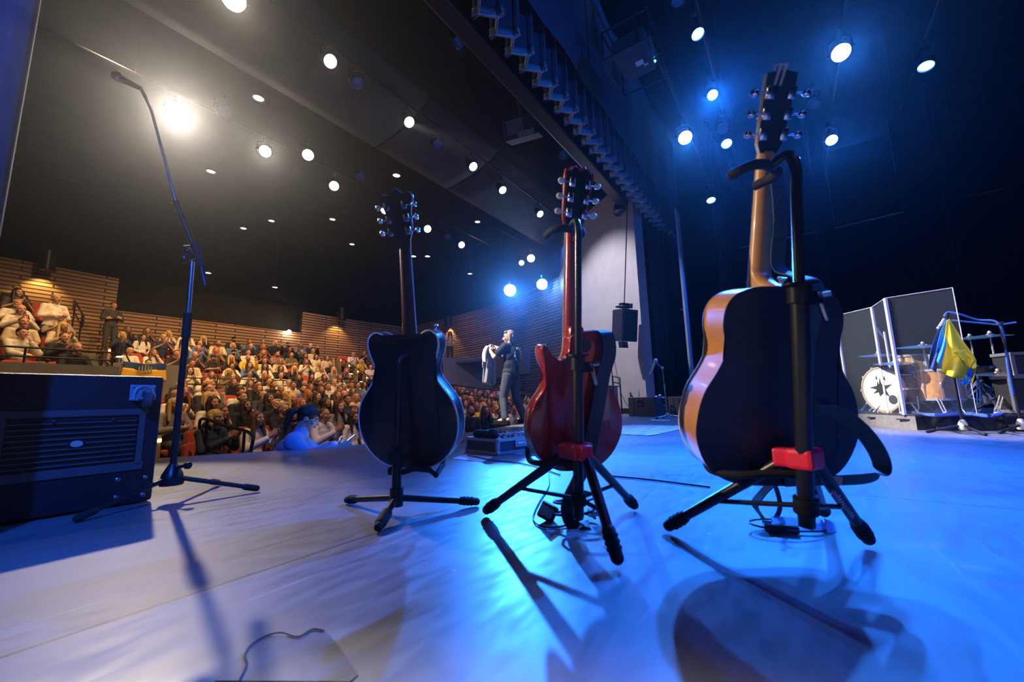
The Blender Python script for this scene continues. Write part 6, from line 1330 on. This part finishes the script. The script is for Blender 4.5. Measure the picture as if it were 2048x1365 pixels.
# standing people
def standing(loc, ang, lab, hk, hc, tc, arms, sex='m'):
    g = 1 if sex == 'm' else .88; sh = .18*g
    j = dict(pelvis=(0, 0, .92), chest=(0, 0, 1.24), neck=(0, -.005, 1.46), shL=(-sh, 0, 1.41), shR=(sh, 0, 1.41), hipL=(-.09, 0, .9), hipR=(.09, 0, .9), knL=(-.10, -.02, .5), knR=(.10, -.02, .5), anL=(-.10, .02, .09), anR=(.10, .02, .09), toL=(-.12, -.14, .045), toR=(.12, -.14, .045))
    if arms == 'clap': j.update(elL=(-.26, -.06, 1.17), elR=(.26, -.06, 1.17), wrL=(-.05, -.28, 1.30), wrR=(.05, -.28, 1.30)); h = {'L': ((.15, -.6, .75), (1, 0, 0), (0, .7, .7), .15), 'R': ((-.15, -.6, .75), (-1, 0, 0), (0, .7, .7), .15)}
    else: j.update(elL=(-.26, -.05, 1.15), elR=(.26, -.05, 1.15), wrL=(.07, -.2, 1.2), wrR=(-.07, -.17, 1.16)); h = {'L': ((.9, .25, .1), (0, 1, 0), (0, 0, 1), .4), 'R': ((-.9, .25, 0), (0, 1, 0), (0, 0, 1), .4)}
    j = skel(j); H = Matrix.Translation((0, -.04, 1.615)); m = MB(); body_prims(m, j, H, g, h); head_prims(m, H); me = append_geo(remeshed(m, .0095, 3), face_geo(H))
    o = mobj('person', me, [rng.choice(SKIN), EYEW, EYED, LIPS]); o.location = loc; o.rotation_euler = (0, 0, ang); tag(o, lab, 'person')
    m = MB(); hair_prims(m, H, hk); mobj('hair', remeshed(m, .0095, 2), [HAIRM[hc]], o); m = MB(); top_prims(m, j, g, .44 if arms == 'clap' else .97); mobj('top', remeshed(m, .014, 3), [CLM[tc]], o); m = MB(); trouser_prims(m, j, g); mobj('trousers', remeshed(m, .016, 3), [CLM['charcoal']], o); m = MB(); shoe_prims(m, j); mobj('shoes', remeshed(m, .014, 2), [SHOE], o)
def stand_at(px, s, t, z, *a):
    loc = W(s, t, z); d = FACE-loc; standing(loc, atan2(d.y, d.x)+pi/2, *a)
stand_at(None, 1.35, 11.45, 1.57, 'person in white T-shirt standing under the left wall sconce', 'crop', 'grey', 'white', 'cross')
stand_at(None, 3.0, 15.25, 2.3, 'person in grey jacket standing on the steps beside the left slatted wall', 'short', 'dark', 'charcoal', 'cross')
stand_at(None, 15.2, 11.4, 2.42, 'person in white standing alone on the grey balcony', 'long', 'dark', 'white', 'clap', 'f')
stand_at(None, 14.1, 7.3, -.6, 'person in white top standing in the dark entrance opening, leftmost of two', 'short', 'dark', 'white', 'cross')
stand_at(None, 14.45, 6.9, -.6, 'person in white top standing in the dark entrance opening, rightmost of two', 'tail', 'dark', 'white', 'cross', 'f')
# rails
def rail_h(name, label, a, b, zs, posts, r=.018):
    e = empty(name, label, 'railing', a); m_ = b-a
    for z in zs: m = MB(); m.cyl(V((0, 0, z)), m_+V((0, 0, z)), r, n=8); m.build('rail', blackm, e)
    for k in range(posts): f = k/(posts-1); m = MB(); m.cyl(m_*f+V((0, 0, 0)), m_*f+V((0, 0, max(zs))), r*.9, n=8); m.build('rail_post', blackm, e)
rail_h('guard_rail', 'black guard rail along the wall between lower and upper seats', W(3.8, 11.02, .98), W(10.5, 11.02, .98), (.14, .32), 8)
rail_h('guard_rail', 'black guard rail on the grey wall of the left side block', W(-1.5, 7.95, 1.3), W(1.9, 7.95, 1.3), (.12, .28), 4)
def handrail(label, a, b, drop=.38, r=.02):
    e = empty('handrail', label, 'handrail', V((a.x, a.y, 0))); A, B = a-e.location, b-e.location; D = V((0, 0, -drop))
    m = MB(); m.tube(spline([A+D, A+D*.5-(B-A)*.02, A, A.lerp(B, .5), B, B+D*.5+(B-A)*.02, B+D], 5), r, 8); m.build('rail', blackm, e)
    m = MB(); m.cyl(A+D, B+D, r*.9, n=8); m.build('lower_rail', blackm, e)
    for q in (A.lerp(B, .12), A.lerp(B, .88)): m = MB(); m.cyl(q, q-V((0, 0, .95)), r*.9, n=8); m.build('rail_post', blackm, e)
handrail('black handrail beside the aisle seats at front left near the boom stand', atY(404, 838, 5.6), atY(502, 868, 5.0))
handrail('black sloping handrail on the steps beside the left slatted wall', W(2.0, 12.5, 3.0), W(2.0, 14.3, 3.75), .3)
handrail('black handrail with lit posts on the left aisle steps', W(2.95, 11.4, 1.45), W(2.95, 13.4, 2.45), .3)
handrail('black handrail on the right aisle steps beside the black guitar', W(10.45, 11.6, 1.6), W(10.45, 13.6, 2.5), .3)
handrail('long dark handrail over the heads right of the black guitar', W(9.6, 7.0, 1.1), W(10.4, 3.6, .62), .25)
handrail('black sloping rail rising to the wall with the small flag', W(2.05, 8.2, 1.15), W(2.15, 10.7, 1.75), .2)
# glowing posts on the left steps
for k, (s, t, z) in enumerate(((2.9, 11.2, 1.0), (2.9, 12.1, 1.45), (2.9, 13.0, 1.95), (10.5, 12.2, 1.35), (10.5, 13.0, 1.75))):
    e = empty('step_light_post', 'grey bollard lamp glowing on the %s aisle steps, %s from the bottom' % (('left', ORD[k]) if k < 3 else ('right', ORD[k-3])), 'step light', W(s, t, z-.4))
    m = MB(); m.cyl((0, 0, 0), (0, 0, .42), .07, n=14); m.build('post', steel, e); m = MB(); m.lathe([(.07, .42), (.07, .45), (0, .46)], n=14); m.build('lamp_cap', lens_mat('step_glow', (1, .80, .5), 9), e)
# flag on the side wall
q = W(3.0, 10.70, 1.66); e = empty('small_flag', 'blue and yellow flag with trident emblem hung on the grey side wall', 'flag', q, (0, 0, TH))
def ff(z0, z1): return lambda a, b: V(((a-.5)*(0.86), -.02-.02*sin(12*a)*(b), z0+(z1-z0)*b-.10*(1-abs(2*a-1)**.7)*(.5 if z0 > -.1 else .2)))
m = MB(); m.grid(ff(0, -.18), 24, 6); m.build('blue_band', mat('flag_blue_dull', (.02, .06, .20), .8), e, solid=.004)
m = MB(); m.grid(lambda a, b: V(((a-.5)*(.86+.08*b), -.02-.025*sin(12*a), -.16-.05*(1-abs(2*a-1))-.32*b)), 24, 6); m.build('yellow_band', mat('flag_yellow_dull', (.72, .45, .03), .8), e, solid=.004)
m = MB()
for dx in (-.12, -.06, 0, .06, .12): m.prism([(dx-.02, -.26), (dx+.02, -.26), (dx+.012, -.06-abs(dx)*.5), (dx-.012, -.06-abs(dx)*.5)], -.055, -.05, plane=lambda x, z, y: V((x, y, z)))
m.box((0, -.052, -.27), (.30, .006, .03)); m.build('emblem', mat('emblem_pale', (.28, .26, .18), .7), e, smooth=False)
# bottle on the aisle
q = atY(374, 880, 5.9); q.z = -.9; e = empty('water_bottle', 'clear water bottle standing by the aisle seats at front left', 'bottle', q); m = MB(); m.lathe([(.0, 0), (.035, 0), (.037, .02), (.037, .14), (.03, .17), (.014, .2), (.014, .215)], n=16); m.build('body', mat('bottle_clear', (.75, .8, .8), .1, trans=.8), e); m = MB(); m.cyl((0, 0, .212), (0, 0, .235), .017, n=12); m.build('cap', paper_w, e)
# ================================================================ thin theatrical haze in the air of the hall
hz_m = bpy.data.materials.new('haze'); hz_m.use_nodes = True; nt = hz_m.node_tree; nt.nodes.remove(nt.nodes['Principled BSDF'])
vs = nt.nodes.new('ShaderNodeVolumeScatter'); vs.inputs['Density'].default_value = .0006; vs.inputs['Anisotropy'].default_value = .86; vs.inputs['Color'].default_value = (1, 1, 1, 1)
nt.links.new(vs.outputs[0], nt.nodes['Material Output'].inputs['Volume'])
m = MB(); m.box((5.2, 1.2, 3.6), (20.6, 22.0, 9.2)); hz = m.build('haze', hz_m, smooth=False); hz.location = P0; hz.rotation_euler = (0, 0, TH)
tag(hz, 'thin smoke haze filling the air of the whole hall', 'haze', None, 'stuff')
